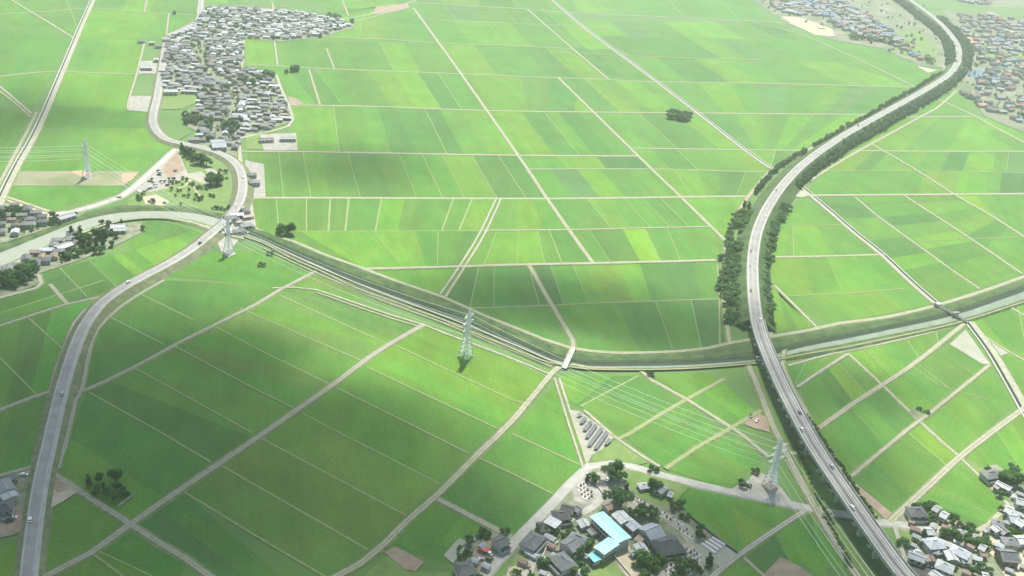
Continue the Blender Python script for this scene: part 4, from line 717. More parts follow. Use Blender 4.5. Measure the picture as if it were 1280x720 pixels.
def house(p1, p2, depth, eave, hr, roof, label, kind='gable', wall='wall', cat='house', porch=0, name='house', panels=0, rows=None):
    """p1, p2: pixel ends of the ridge; depth: metres across"""
    eave *= .8; hr *= .85; depth *= .92
    z = eave + hr; A, B = g(*p1, z), g(*p2, z); m = (A + B) / 2; w = (B - A).length + (0 if kind == 'gable' else depth * .5); a = atan2(B.y - A.y, B.x - A.x)
    root = tag(empty(name, (m.x, m.y, .45), a), label, cat)
    mb = MB(); wall_shape(mb, w - 1, depth - 1, eave, hr, kind); wo = mb.build('wall', M[wall], root)
    mb = MB(); roof_shape(mb, w - 1, depth - 1, eave + .003, hr, kind); ro = mb.build('roof', M[RM[roof]], root)
    if kind != 'flat':
        ins = .3 if kind == 'gable' else min((w / 2) * .75, depth * .45)
        mb = MB(); mb.box(-w / 2 + ins, w / 2 - ins, -.25, .25, eave + hr + .1, eave + hr + .5); mb.build('ridge', M['trim'] if roof in 'gdb' else M[RM[roof]], ro)
    fl = rows or (2 if eave > 3.7 else 1); hh = eave / fl
    wins = MB
    for f in range(fl):
        for s in (-1, 1):
            n = max(1, int((w - 2) / 3.4))
            for i in range(n):
                xx = (i + .5) / n * (w - 1.6) - (w - 1.6) / 2; q = MB(); y0 = s * (depth - 1) / 2
                q.box(xx - .8, xx + .8, min(y0, y0 + s * .06), max(y0, y0 + s * .06), f * hh + hh * .38, f * hh + hh * .78, 0); q.build('window', M['glass'], root)
    y0 = -(depth - 1) / 2; q = MB(); q.box(.9, 2.0, y0 - .07, y0 - .001, .0, min(2.1, hh * .34 if fl > 1 else 1.0)); q.build('door', M['trim'], root)
    if porch:
        for s in ((-1, 1) if porch == 2 else (-1,)):
            mb = MB(); yy = s * ((depth - 1) / 2); x0, x1 = -w * .5 + .2, w * .5 - .2; z1, z0 = 2.75, 2.15; o = 2.2
            for dz in (0, .18): 
                f = [Vector((x0, yy, z1 + dz)), Vector((x1, yy, z1 + dz)), Vector((x1, yy + s * o, z0 + dz)), Vector((x0, yy + s * o, z0 + dz))]; mb.face(f if (s < 0) == (dz == 0) else f[::-1])
            mb.face([Vector((x0, yy + s * o, z0)), Vector((x1, yy + s * o, z0)), Vector((x1, yy + s * o, z0 + .18)), Vector((x0, yy + s * o, z0 + .18))]); mb.build('porch_roof', M[RM[roof]], root)
            q = MB(); q.box(x0 + .3, x1 - .3, min(yy, yy + s * 1.6) + (0 if s < 0 else .001), max(yy, yy + s * 1.6) - (.001 if s < 0 else 0), 0, 2.1); q.build('porch', M[wall], root)
    if panels:
        for i in range(panels):
            xx = (i + .5) / panels * (w - 2.5) - (w - 2.5) / 2; wv = (w - 2.5) / panels * .42; sl_ = hr / (depth / 2 + .2); q = MB(); f = []
            for (px_, py_) in ((-1, .18), (1, .18), (1, .8), (-1, .8)): yv = -py_ * depth / 2; f.append(Vector((xx + px_ * wv, yv, eave + hr + .36 - sl_ * -yv)))
            q.face(f[::-1]); q.build('solar_panel', M['panel'], ro)
    return root
# school with turquoise roofs, temple, shrine annexes
sch = tag(empty('school', g(763, 668, 0) + Vector((0, 0, .45))), 'white walled school with wide bright turquoise metal roofs in an L shape', 'school')
def wing(c, eave, m, root, rise=.35, nwin=7):
    P = [g(x, y, eave) for x, y in c]; mid_ = sum(P, Vector()) / 4; a = atan2(P[1].y - P[0].y, P[1].x - P[0].x) if (P[1] - P[0]).length > (P[2] - P[1]).length else atan2(P[2].y - P[1].y, P[2].x - P[1].x)
    l = max((P[1] - P[0]).length, (P[2] - P[1]).length); s = min((P[1] - P[0]).length, (P[2] - P[1]).length) * 1.08; MM = Matrix.Translation(Vector((mid_.x, mid_.y, .45)) - root.location) @ Matrix.Rotation(a, 4, 'Z')
    def put(nm, mb, mt, par): o = mb.build(nm, M[mt], par); o.data.transform(MM) ; return o
    mb = MB(); wall_shape(mb, l - 1, s - 1, eave, rise, 'gable'); put('wall', mb, 'wall', root); mb = MB(); roof_shape(mb, l - 1, s - 1, eave + .003, rise, 'gable')
    for k in range(int(l / 2.2)):
        xx = -l / 2 + .6 + k * 2.2
        for sd in (-1, 1): mb.bar((xx, sd * .25, eave + rise + .22), (xx, sd * (s / 2 - .1), eave + .27), .09, 4)
    ro = put('roof', mb, m, root)
    mb = MB(); mb.box(-l / 2 + .2, l / 2 - .2, -.2, .2, eave + rise + .12, eave + rise + .34); put('ridge', mb, m, ro)
    fl = 2 if eave > 5 else 1
    for f in range(fl):
        for sd in (-1, 1):
            for i in range(nwin):
                xx = (i + .5) / nwin * (l - 2) - (l - 2) / 2; y0 = sd * (s - 1) / 2; q = MB(); q.box(xx - l / nwin * .34, xx + l / nwin * .34, min(y0, y0 + sd * .07), max(y0, y0 + sd * .07), f * 3.4 + 1.1, f * 3.4 + 2.6); put('window', q, 'glass', root)
wing([(739, 647), (753, 640), (788, 672.5), (772.5, 681)], 6.6, 'turq', sch, nwin=9); wing([(743.5, 684), (762, 671.5), (773, 680.5), (753, 698)], 6.4, 'turq', sch, nwin=5)
gy = tag(empty('storehouse', g(744, 698, 0) + Vector((0, 0, .45))), 'small low annex with the deepest turquoise roof at the foot of the school', 'annex'); wing([(735, 694), (744, 691), (752, 700), (743, 705)], 3.6, 'turq2', gy, .4, 3)
mh = tag(empty('meeting_hall', g(785, 652, 0) + Vector((0, 0, .45))), 'long pale metal roofed hall stepping down behind the turquoise school', 'hall'); wing([(767, 646), (776, 638), (788, 650), (779, 657)], 5, 'roofl', mh, 1, 4); wing([(779, 654), (786, 647), (800, 659), (794, 666)], 4.4, 'roofs', mh, .9, 4)
house((806, 664.5), (824, 657), 13, 5.2, 3.6, 's', 'large blue grey gabled temple hall, the brightest roof beside the cemetery', cat='temple', name='temple_hall')
house((826, 678), (845, 675), 15, 4.6, 4.4, 'd', 'dark tiled hipped temple with deep eaves between the grey hall and the cemetery', 'irimoya', 'wallb', 'temple', 2, 'temple')
house((798, 669), (806, 674), 9, 3.4, 1.2, 'b', 'dull pinkish grey link roof between the school and the grey hall', name='link_building', cat='hall')
house((798, 679), (806, 690), 7, 3.6, 1.3, 'l', 'pale green white annex below the link roof', cat='annex', name='annex')
house((789, 692), (794, 690), 4, 2.6, .9, 'l', 'tiny white shed at the top corner of the playground', name='shed', cat='shed')
H_ = house
H_((716, 668), (730, 674), 8, 5.6, 2.2, 'g', 'upper grey tiled house with stepped roof beside the school court', 'hip', porch=1); H_((708, 682), (719, 675), 11, 5.2, 2.4, 'g', 'middle grey tiled house joined to the stepped roof house', porch=1); H_((699, 693), (709, 703), 11, 5, 3, 'g', 'lower grey house with a hipped roof of four bright facets', 'hip', porch=2)
H_((727, 649), (733, 658), 6.5, 3, 1.4, 'l', 'pale olive roofed shed between lane and school', cat='shed', name='shed'); H_((738, 661), (744, 668), 5, 2.8, .8, 'g', 'grey flat roofed shed against the school wall', cat='shed', name='shed'); H_((756, 633), (764, 630), 7, 4, 1.4, 'b', 'brown grey gate building at the top end of the school', cat='gatehouse')
H_((702, 632), (716, 636), 8, 5.4, 2, 'd', 'dark roofed house nearest the little grave plot', porch=1); H_((696, 642), (708, 641), 9, 5.2, 2.2, 'd', 'dark grey hipped house on the wedge between road and lane', 'hip', porch=1); H_((719, 633), (726, 637), 6.5, 4, 1.4, 'g', 'grey roofed outbuilding next to the grave plot', cat='shed', name='shed'); H_((687, 650), (695, 654), 7.5, 5.6, 1.2, 'l', 'bright white box house on the wedge between road and lane', 'flat'); H_((677, 657), (686, 656), 8.5, 3.4, 1.8, 'd', 'low dark roofed house left of the bright white house', 'hip'); H_((661, 679), (671, 668), 10, 5, 2.2, 'g', 'mossy grey roofed house with white front at the road fork', 'hip', porch=1)
H_((620, 678), (632, 672), 9, 5.6, 1.8, 'g', 'white fronted grey roofed house with patchy walls on the road corner', porch=1); H_((576, 709), (587, 707), 11, 5.6, 2.2, 'd', 'nearly black roofed house at the bottom edge left of the road', 'hip', porch=1)
r = house((601, 685), (608, 688.5), 3, 2.4, .15, 'b', 'red shipping container parked behind the white fronted house', 'flat', 'red', 'container', name='container')
for ch in r.children:
    if ch.name.startswith('roof'): ch.data.materials[0] = M['red']
H_((822, 606), (833, 613), 9, 4.2, 1.4, 'l', 'white roofed shed on the lawn beside the curving road', cat='shed', name='shed'); H_((835, 617), (841, 619), 5, 2.8, .8, 'l', 'small pale lean to behind the white roofed shed', cat='shed', name='shed'); H_((801, 607), (808, 606), 6, 2.6, 1.2, 'l', 'small cream square roofed pavilion alone on the lawn', 'hip', cat='pavilion', name='pavilion')
H_((2, 600), (10, 613), 8, 5.5, .8, 'l', 'long white roofed shed at the left edge by the main road', cat='shed', name='shed'); H_((7, 613), (14, 622), 8, 4.6, .8, 'l', 'white roofed shed end standing a step lower at the left edge', cat='shed', name='shed'); H_((11, 599), (17, 596), 5.5, 3, .6, 'g', 'small grey flat shed behind the long white shed', 'flat', cat='shed', name='shed'); H_((-2, 632), (11, 631), 9, 5.4, 2.2, 'g', 'grey tiled house with white upper floor at the left edge', 'hip', porch=1)
H_((1141, 637), (1153, 637), 10, 5.4, 2.6, 'g', 'grey hipped farmhouse nearest the viaduct road', 'hip', porch=1); H_((1168, 633), (1175, 637), 8, 5.4, 1.4, 'l', 'first of two pale boxy houses on the paddy edge'); H_((1177, 641), (1185, 645), 8, 5.4, 1.4, 'l', 'second of two pale boxy houses, the one nearer the road'); H_((1196, 651), (1206, 657), 6, 3.2, 1.4, 'b', 'long grey brown shed on the paddy edge', cat='shed', name='shed'); H_((1136, 650), (1143, 652), 4, 2.6, .8, 'b', 'little brown hut at the road side under the grey farmhouse', cat='shed', name='hut')
H_((1157, 663), (1167, 663), 7, 4, 1.4, 'l', 'pale roofed gate house at the top of the hamlet', cat='house'); H_((1163, 677), (1174, 676), 10, 5.4, 2.6, 's', 'large pale blue grey farmhouse in the upper hamlet', 'hip', porch=2); H_((1162, 686), (1174, 689), 6, 3.4, 1.2, 'l', 'white low roof in front of the large pale farmhouse', cat='shed', name='shed'); H_((1136, 691), (1157, 699), 7, 4, 1.6, 's', 'long pale grey shed running along the viaduct', cat='shed', name='shed'); H_((1161, 694), (1165, 702), 6, 3.4, 1.2, 'b', 'brown roofed shed at the end of the long pale shed', cat='shed', name='shed'); H_((1176, 703), (1188, 708), 9, 5.2, 2.6, 'l', 'bright pale hipped house low in the hamlet', 'hip', porch=2)
H_((1187, 688), (1193, 700), 7, 4.2, 1.6, 'l', 'pale narrow wing left of the central farmhouse', cat='house'); H_((1194, 684), (1208, 691), 9, 5.4, 2.4, 's', 'central pale blue roofed farmhouse with several low roofs', 'hip', porch=2); H_((1201, 699), (1212, 699), 6, 3.4, 1.3, 'l', 'low white roof in front of the central farmhouse', cat='shed', name='shed'); H_((1225, 681), (1233, 685), 7, 4.4, 1.6, 'l', 'white gabled storehouse on the sandy lane', cat='storehouse', name='storehouse'); H_((1225, 691), (1234, 692), 5, 3, 1.2, 'b', 'brown shed leaning on the white storehouse', cat='shed', name='shed')
H_((1250, 690), (1272, 692), 12, 5.2, 3, 'g', 'big grey house with solar panels on its roof at the lower right', wall='wallb', panels=6); H_((1258, 675), (1269, 676), 8, 4.8, 1.8, 'g', 'grey tiled house behind the solar roof house', 'hip'); H_((1271, 674), (1282, 674), 8, 4.8, 1.4, 'l', 'white roofed house at the right edge behind the solar roof'); H_((1231, 660), (1236, 663), 6, 3, 1.2, 'l', 'small cream shed at the paddy corner', cat='shed', name='shed'); H_((1242, 657), (1250, 664), 6, 4, 1.4, 'l', 'narrow white roof running down to the lane at right'); H_((1244, 652), (1252, 654), 7, 4, 1.6, 'g', 'grey roofed house between the two white roofs at right', 'hip'); H_((1252, 661), (1259, 666), 7, 4, 1.4, 'g', 'slate grey shed low in the right hamlet', cat='shed', name='shed')
H_((1257, 634), (1266, 638), 9, 5.2, 1.4, 'l', 'bright white roofed workshop on the paddy corner at right', cat='workshop', name='workshop'); H_((1261, 645), (1274, 647), 11, 4.6, 1.6, 's', 'wide grey metal workshop roof at the right edge', cat='workshop', name='workshop'); H_((1271, 650), (1281, 656), 8, 4.6, 1.2, 'l', 'white roofed workshop cut by the right edge', cat='workshop', name='workshop'); H_((1234, 592), (1246, 590), 9, 4.6, 2.2, 'g', 'grey farmhouse beside the dark grove at right', 'hip', porch=1); H_((1246, 602), (1264, 611), 6, 3.6, 1.2, 'l', 'long pale curved yard roof under the dark grove', cat='shed', name='shed'); H_((1244, 606), (1250, 610), 5, 3.2, 1.2, 'd', 'small dark roofed hut by the lane under the grove', cat='shed', name='hut'); H_((1270, 624), (1282, 627), 8, 4.6, 1.8, 'l', 'pale roofed house at the right edge under the grove'); H_((1165, 714), (1176, 722), 7, 3.6, 1.4, 'l', 'white roof at the bottom edge of the hamlet', cat='shed', name='shed'); H_((1228, 718), (1236, 720), 6, 3.6, 1.2, 'l', 'white shed roof at the very bottom right of the hamlet', cat='shed', name='shed')
H_((138, 282), (156, 281), 9, 4, 1.6, 'l', 'long white roofed house at the end of the riverside hamlet wood'); H_((142, 286), (158, 285.5), 8, 3.4, 1.2, 'l', 'lower white roof in front of the long white roofed house', cat='shed', name='shed'); H_((72, 272), (92, 266), 9, 4, 1.6, 's', 'long grey green farm building on the north river bank', cat='barn', name='barn'); H_((70, 309), (88, 303), 9, 4, 1.6, 'l', 'longest pale roof of the riverside hamlet on the left', cat='barn', name='barn')
H_((264, 179), (282, 178.5), 26, 6, 1.4, 's', 'large pale blue roofed hall at the south end of the upper village', cat='hall', name='hall'); H_((205, 113), (222, 113), 12, 5, 1, 'l', 'bright white warehouse pair on the west road of the upper village', cat='warehouse', name='warehouse'); H_((226, 112.5), (246, 113.5), 7, 4, 1, 'l', 'long low white shed beside the bright warehouses', cat='shed', name='shed'); H_((176, 83), (190, 83), 14, 4, 1, 'l', 'white shed on the plot left of the village road', cat='shed', name='shed'); H_((192, 73), (198, 73), 9, 5, 1, 'l', 'small white house on the plot left of the village road'); H_((324, 174), (342, 173), 8, 3.6, 1, 'd', 'dark long greenhouse like shed on the village edge plot', cat='shed', name='shed'); H_((350, 172), (370, 172), 8, 4, 1, 'l', 'long white shed on the village edge plot', cat='shed', name='shed'); H_((280, 153), (303, 152), 8, 5, 1, 'l', 'long white roof by the village crossroads', cat='shed', name='shed') if False else None
# the rest of the village houses: one small mesh each, copied
def small_house(w, d, e, hr, kind, roof, wall, seed):
    mb = MB(); wall_shape(mb, w - 1, d - 1, e, hr, kind, 1); roof_shape(mb, w - 1, d - 1, e + .003, hr, kind, .7, 0); r = random.Random(seed)
    if seed % 2: mb.box(w / 2 - .5, w / 2 + 3, -d / 2 + 1, d / 2 - 2, 0, 2.6, 1); mb.box(w / 2 - .5, w / 2 + 3.5, -d / 2 + .6, d / 2 - 1.6, 2.61, 2.9, 0)
    for s in (-1, 1):
        y0 = s * (d - 1) / 2
        for i in range(3): xx = (i - 1) * w * .28; mb.box(xx - .9, xx + .9, min(y0, y0 + s * .06), max(y0, y0 + s * .06), e * .5, e * .8, 2)
    return mb.mesh('house', [M[RM[roof]], M[wall], M['glass']])
SH = []
for i, (w, d, e, hr, k, rf, wl) in enumerate([(12, 9, 5.4, 2.4, 'hip', 'g', 'wall'), (13, 9, 5.2, 2.4, 'gable', 'g', 'wall'), (10, 8, 5.2, 2, 'gable', 's', 'wall'), (15, 8, 4.2, 1.8, 'gable', 'l', 'wall'), (11, 9, 5.4, 2.2, 'hip', 'd', 'wall'), (9, 7, 3.6, 1.4, 'gable', 'l', 'wall'), (12, 9, 5.2, 2.2, 'irimoya', 'g', 'wallb'), (10, 7, 4.4, 1.6, 'gable', 'b', 'wall'), (16, 9, 4.6, 1.8, 'gable', 's', 'wallb')]):
    SH.append((small_house(w, d, e, hr, k, rf, wl, i), ['grey hipped roof', 'grey gabled roof', 'silver grey gabled roof', 'long pale metal roof', 'dark hipped roof', 'small pale roof', 'grey tiled roof and brown walls', 'brown roof', 'long silver roof'][i]))
WEIGHT = [0, 0, 0, 1, 1, 1, 2, 3, 4, 4, 5, 6, 6, 7, 8]
def inside(p, poly):
    c = False; j = len(poly) - 1
    for i in range(len(poly)):
        if (poly[i][1] > p[1]) != (poly[j][1] > p[1]) and p[0] < (poly[j][0] - poly[i][0]) * (p[1] - poly[i][1]) / (poly[j][1] - poly[i][1]) + poly[i][0]: c = not c
        j = i
    return c
TAKEN = [(Vector((o.location.x, o.location.y)), 5) for o in COL.objects if o.parent is None and o.get('category') in ('house', 'shed', 'hall', 'barn', 'warehouse')]
def scatter(poly, n, sp, ang, seed, holes=(), lanes=()):
    r = random.Random(seed); G_ = [(v.x, v.y) for v in (g(x, y) for x, y in poly)]; HO = [[(v.x, v.y) for v in (g(x, y) for x, y in h)] for h in holes]; LN = [smooth_line([g(x, y) for x, y in l], 4) for l in lanes]
    x0, x1 = min(p[0] for p in G_), max(p[0] for p in G_); y0, y1 = min(p[1] for p in G_), max(p[1] for p in G_); out = []
    for _ in range(14000):
        if len(out) >= n: break
        x, y = r.uniform(x0, x1), r.uniform(y0, y1)
        if not inside((x, y), G_) or any(inside((x, y), h) for h in HO): continue
        if any((x - q.x) ** 2 + (y - q.y) ** 2 < (sp if t is None else t + 2) ** 2 for q, t in TAKEN): continue
        if any((x - q.x) ** 2 + (y - q.y) ** 2 < 42 for l in LN for q in l): continue
        out.append((x, y, ang + r.gauss(0, .09) + (pi / 2 if r.random() < .3 else 0))); TAKEN.append((Vector((x, y)), None))
    return out
def place(L, where, group, seed):
    r = random.Random(seed)
    for x, y, a in L:
        me, d = SH[r.choice(WEIGHT)]; o = link('house', me, None, (x, y, .4), a, (lambda f: (f, f, f * .8))(r.uniform(.62, .86))); tag(o, f'house with {d} {where}', 'house', f'{d} houses {group}')
VP = [(206, 52), (246, 30), (258, 11), (310, 11), (345, 14), (378, 17), (425, 26), (436, 33), (400, 45), (350, 50), (304, 48), (300, 84), (338, 94), (348, 114), (358, 136), (360, 150), (325, 163), (296, 170), (292, 184), (240, 176), (252, 166), (238, 158), (246, 134), (250, 116), (204, 112), (205, 90)]
LANES = [[(256, 30), (258, 40), (270, 45), (275, 38)], [(238, 52), (246, 62), (250, 78), (252, 82)], [(250, 50), (255, 60), (258, 70), (256, 82), (280, 105)], [(296, 118), (294, 135), (284, 148), (268, 160), (264, 175)], [(308, 120), (308, 138)], [(284, 150), (278, 160), (268, 172)], [(316, 12), (319, 28)], [(344, 10), (345, 26)], [(378, 16), (384, 24)], [(292, 174), (320, 168)]]
for l in LANES: track(l, 3, 'conc', .3, .2, 'lane', 'yard', wig=0)
HL = scatter(VP, 620, 9.0, radians(12), 5, holes=[[(330, 100), (345, 100), (340, 92)], [(275, 104), (325, 104), (325, 96), (290, 98)], [(228, 145), (250, 145), (262, 156), (240, 160)]], lanes=LANES)
HL.sort(key=lambda q: q[1])
place(HL[:110], 'in the near upper left village', 'in the near half of the upper left village', 1); place(HL[110:205], 'in the far upper left village', 'in the far half of the upper left village', 2)
place(scatter([(-25, 268), (20, 258), (52, 272), (58, 282), (10, 298), (-25, 306)], 36, 9.5, radians(20), 8), 'in the hamlet north of the river', 'north of the river', 3)
place(scatter([(-20, 345), (40, 322), (60, 308), (92, 296), (96, 302), (72, 322), (46, 336)], 26, 8.5, radians(20), 9), 'in the riverside hamlet at left', 'south of the river', 4)
place(scatter([(270, 292), (300, 262), (310, 266), (314, 282), (296, 296)], 9, 8, radians(30), 10), 'in the tight cluster below the road bridge', 'below the road bridge', 5)
place(scatter([(282, 174), (299, 174), (297, 190), (285, 186)], 5, 11, radians(12), 11) + scatter([(262, 168), (285, 168), (285, 176), (262, 176)], 3, 11, radians(12), 12), 'beside the pale blue village hall', 'beside the pale blue hall', 6)
place([(g(x, y).x, g(x, y).y, radians(25)) for x, y in ((242, 178), (249, 172), (256, 167), (315, 222), (318, 232), (176, 54), (190, 56), (198, 60))], 'alone at the upper village edge', 'on the village edge', 7)
r_ = random.Random(55)
for poly, n, wh, gr, sd in (([(1135, 660), (1180, 655), (1215, 668), (1222, 700), (1225, 728), (1180, 712), (1140, 690)], 16, 'in the lower right hamlet', 'in the lower right hamlet', 61), ([(1238, 600), (1285, 615), (1290, 664), (1240, 664), (1262, 630)], 10, 'at the right edge', 'at the right edge', 62), ([(655, 680), (690, 655), (738, 655), (738, 690), (728, 722), (645, 722)], 9, 'by the lane below the school', 'by the temple lane', 63), ([(575, 680), (604, 666), (636, 676), (600, 722), (568, 722)], 5, 'in the yards left of the road fork', 'by the road fork', 64), ([(1236, 676), (1290, 680), (1290, 728), (1262, 720)], 7, 'on the sandy plot at lower right', 'on the sandy plot', 65)):
    L_ = scatter(poly, n, 6.0, radians(-30), sd)
    for x, y, a in L_: me, d = SH[r_.choice([3, 5, 5, 7, 2])]; o = link('shed', me, None, (x, y, .45), a, r_.uniform(.38, .55)); tag(o, f'little outbuilding with {d} {wh}', 'outbuilding', f'little outbuildings with {d} {gr}')
def far_town(name, polys, seed):
    r = random.Random(seed); mb = MB(); cols = ['roofg', 'roofl', 'roofs', 'roofb', 'roofd', 'wall', 'roofr', 'roofu']
    for P, n in polys:
        G_ = [(v.x, v.y) for v in (g(x, y) for x, y in P)]; x0, x1 = min(p[0] for p in G_), max(p[0] for p in G_); y0, y1 = min(p[1] for p in G_), max(p[1] for p in G_); k = 0; tr = 0
        while k < n and tr < 20 * n:
            tr += 1; x, y = r.uniform(x0, x1), r.uniform(y0, y1)
            if not inside((x, y), G_): continue
            k += 1; MM = Matrix.Translation((x, y, .5)) @ Matrix.Rotation(radians(16) + r.gauss(0, .2), 4, 'Z'); w, d, e, hr = r.uniform(8, 15), r.uniform(6, 9), r.uniform(3, 5), r.uniform(1.2, 2); q = MB(); wall_shape(q, w, d, e, hr, 'gable', 5); roof_shape(q, w, d, e + .003, hr, 'gable', .7, r.choice([0, 0, 0, 1, 1, 2, 2, 3, 3, 4, 6, 7]))
            b = len(mb.v); mb.v += [tuple(MM @ Vector(p)) for p in q.v]; mb.f += [tuple(b + i for i in f) for f in q.f]; mb.m += q.m; mb.c += q.c
    tag(mb.build(name, [M[c] for c in cols]), kind='stuff')
rest = HL[205:]
far_town('far_town', [([(940, -6), (985, 20), (1020, 20), (1060, 42), (1110, 56), (1150, 76), (1140, 60), (1100, 30), (1040, -6)], 460), ([(1190, 20), (1215, 55), (1228, 90), (1200, 115), (1225, 138), (1290, 160), (1420, 150), (1360, 40), (1240, 20)], 620), ([(1175, -4), (1200, -8), (1240, 2), (1230, 10)], 60)], 4)
mb = MB(); r_ = random.Random(77)
for x, y, a in rest:
    me, d = SH[r_.choice(WEIGHT)]; MM = Matrix.Translation((x, y, .4)) @ Matrix.Rotation(a, 4, 'Z'); w, d2, e, hr = r_.uniform(7, 10.5), r_.uniform(5, 6.5), r_.uniform(2.4, 4), 1.4; q = MB(); wall_shape(q, w, d2, e, hr, 'gable', 5); roof_shape(q, w, d2, e + .003, hr, 'gable', .7, r_.choice([0, 0, 1, 2, 4])); b = len(mb.v); mb.v += [tuple(MM @ Vector(p)) for p in q.v]; mb.f += [tuple(b + i for i in f) for f in q.f]; mb.m += q.m; mb.c += q.c
if mb.f: tag(mb.build('far_village', [M[c] for c in ('roofg', 'roofl', 'roofs', 'roofb', 'roofd', 'wall')]), kind='stuff')
ft = []
for k in range(420):
    x, y = (r_.uniform(945, 1170), r_.uniform(-4, 85)) if k < 200 else (r_.uniform(1205, 1300), r_.uniform(20, 165))
    if k < 200 and y > 8 + (x - 940) * .33: continue
    if k >= 200 and y > 105 + (x - 1205) * .72: continue
    ft.append((g(x, y), r_.uniform(3, 7)))
for x, y in ((1064, 49), (1070, 50), (1078, 50), (1086, 51), (1094, 52), (1102, 53), (1112, 56), (1120, 58), (1132, 62), (1158, 76), (1164, 80)): ft.append((g(x, y), 12))
stuff_trees('far_town_trees', ft, [M['leaf'], M['leafg']], 9, 60)
# garden trees and hedges filling the gaps between roofs
def gardens(poly, n, hs, label, group, seed, kinds='abcsz', mass=None):
    r = random.Random(seed); G_ = [(v.x, v.y) for v in (g(x, y) for x, y in poly)]; x0, x1 = min(p[0] for p in G_), max(p[0] for p in G_); y0, y1 = min(p[1] for p in G_), max(p[1] for p in G_); k = 0
    for _ in range(n * 30):
        x, y = r.uniform(x0, x1), r.uniform(y0, y1)
        if k >= n: break
        if not inside((x, y), G_) or any((x - q.x) ** 2 + (y - q.y) ** 2 < (18 if mass is not None else 42) for q, _t in TAKEN): continue
        k += 1; h = r.uniform(*hs)
        if mass is not None: mass.append((Vector((x, y, .4)), h))
        else: tree(0, 0, h, r.choice(kinds), label, 'shrub', group, 'shrub', 1.3, base=Vector((x, y, .45)), parts=False)
vt = []; gardens(VP, 330, (3, 6.5), None, None, 41, mass=vt); stuff_trees('village_gardens', vt, [M['leaf'], M['leafg']], 15, 50)
gardens([(1130, 640), (1160, 632), (1215, 662), (1232, 672), (1225, 730), (1170, 712), (1135, 680)], 34, (2, 4.5), 'low garden shrub among the farmhouses of the lower right hamlet', 'garden shrubs of the lower right hamlet', 42); gardens([(1232, 590), (1285, 612), (1290, 665), (1235, 672), (1262, 628)], 26, (2, 4.5), 'low garden shrub between the roofs at the right edge', 'garden shrubs at the right edge', 43)
gardens([(652, 684), (690, 650), (735, 650), (740, 690), (728, 726), (640, 726)], 26, (1.5, 3.4), 'low garden shrub round the grey tiled houses by the lane', 'garden shrubs by the temple lane', 44); gardens([(790, 695), (830, 690), (880, 705), (875, 730), (790, 730)], 24, (2, 4.5), 'low shrub between the playground and the lower cemetery', 'shrubs by the lower cemetery', 45); gardens([(575, 676), (606, 664), (640, 676), (600, 726), (565, 726)], 18, (1.5, 3.4), 'low shrub in the yards left of the road fork', 'shrubs in the yards by the road fork', 46)
gardens([(-15, 345), (45, 318), (100, 294), (150, 290), (100, 322), (45, 340)], 30, (2.5, 5), 'shrub between the roofs of the riverside hamlet', 'garden shrubs of the riverside hamlet', 47); gardens([(-20, 268), (20, 256), (60, 272), (100, 268), (60, 284), (10, 300)], 30, (2, 4.5), 'shrub between the roofs north of the river', 'garden shrubs north of the river', 48)
# ------------------------------------------------------------------ pylons and power lines
def lattice(a0, a1, z0, z1, n, r, mb, diag=True):
    r *= .95
    for i in range(n):
        u0, u1 = lerp(a0, a1, i / n), lerp(a0, a1, (i + 1) / n); h0, h1 = lerp(z0, z1, i / n), lerp(z0, z1, (i + 1) / n)
        P0 = [Vector((sx * u0, sy * u0, h0)) for sx, sy in ((1, 1), (-1, 1), (-1, -1), (1, -1))]; P1 = [Vector((p.x / u0 * u1, p.y / u0 * u1, h1)) for p in P0]
        for k in range(4):
            j = (k + 1) % 4; mb.bar(P0[k], P1[k], r * 1.5); mb.bar(P1[k], P1[j], r)
            if diag: mb.bar(P0[k], P1[j], r * .8); mb.bar(P0[j], P1[k], r * .8)
def pylon(x, y, h, ang, label, arm=1.0, group=None):
    """37 m lattice tower, cross-arms along local x"""
    t = tag(empty('power_pylon', g(x, y, .1), ang, h / 37.0), label, 'pylon', group)
    mb = MB(); lattice(3.6, 1.15, .6, 20, 6, .19, mb); lattice(1.15, .85, 20, 34, 7, .17, mb); lattice(.85, .2, 34, 37, 2, .14, mb); mb.build('tower_body', M['steel'], t)
    for i, z in enumerate((21.5, 26.5, 31.5)):
        for s in (-1, 1):
            L_ = (5.4, 5.9, 5.2)[i] * arm; mb = MB()
            for sy in (-1, 1): mb.bar((s * 1.0, sy * 1.0, z), (s * L_, 0, z + .3), .17); mb.bar((s * .95, sy * .95, z + 1.7), (s * L_, 0, z + .35), .14)
            for q in (.33, .66):
                for sy in (-1, 1): mb.bar((s * lerp(1, L_, q), sy * (1 - q), z), (s * lerp(.95, L_, q), sy * (1 - q) * .9, z + 1.7 * (1 - q) + .3), .1)
            ar = mb.build('cross_arm', M['steel'], t); q = MB(); q.bar((s * L_, 0, z + .1), (s * L_, 0, z - 1.9), .2, 6); q.build('insulator', M['insul'], ar)
    for sx in (-1, 1):
        for sy in (-1, 1): q = MB(); q.box(sx * 3.65 - .7, sx * 3.65 + .7, sy * 3.65 - .7, sy * 3.65 + .7, -.2, .62); q.build('footing', M['conc'], t)
    return t
PY = [(-190, 216, 36), (110, 221, 36), (286, 316, 31), (582, 446, 38), (962, 608, 34), (1085, 800, 34)]
PG = [g(x, y) for x, y, h in PY]
def pang(i):
    d = Vector((0, 0, 0))
    if i: d += (PG[i] - PG[i - 1]).normalized()
    if i < len(PG) - 1: d += (PG[i + 1] - PG[i]).normalized()
    return atan2(d.y, d.x) - pi / 2
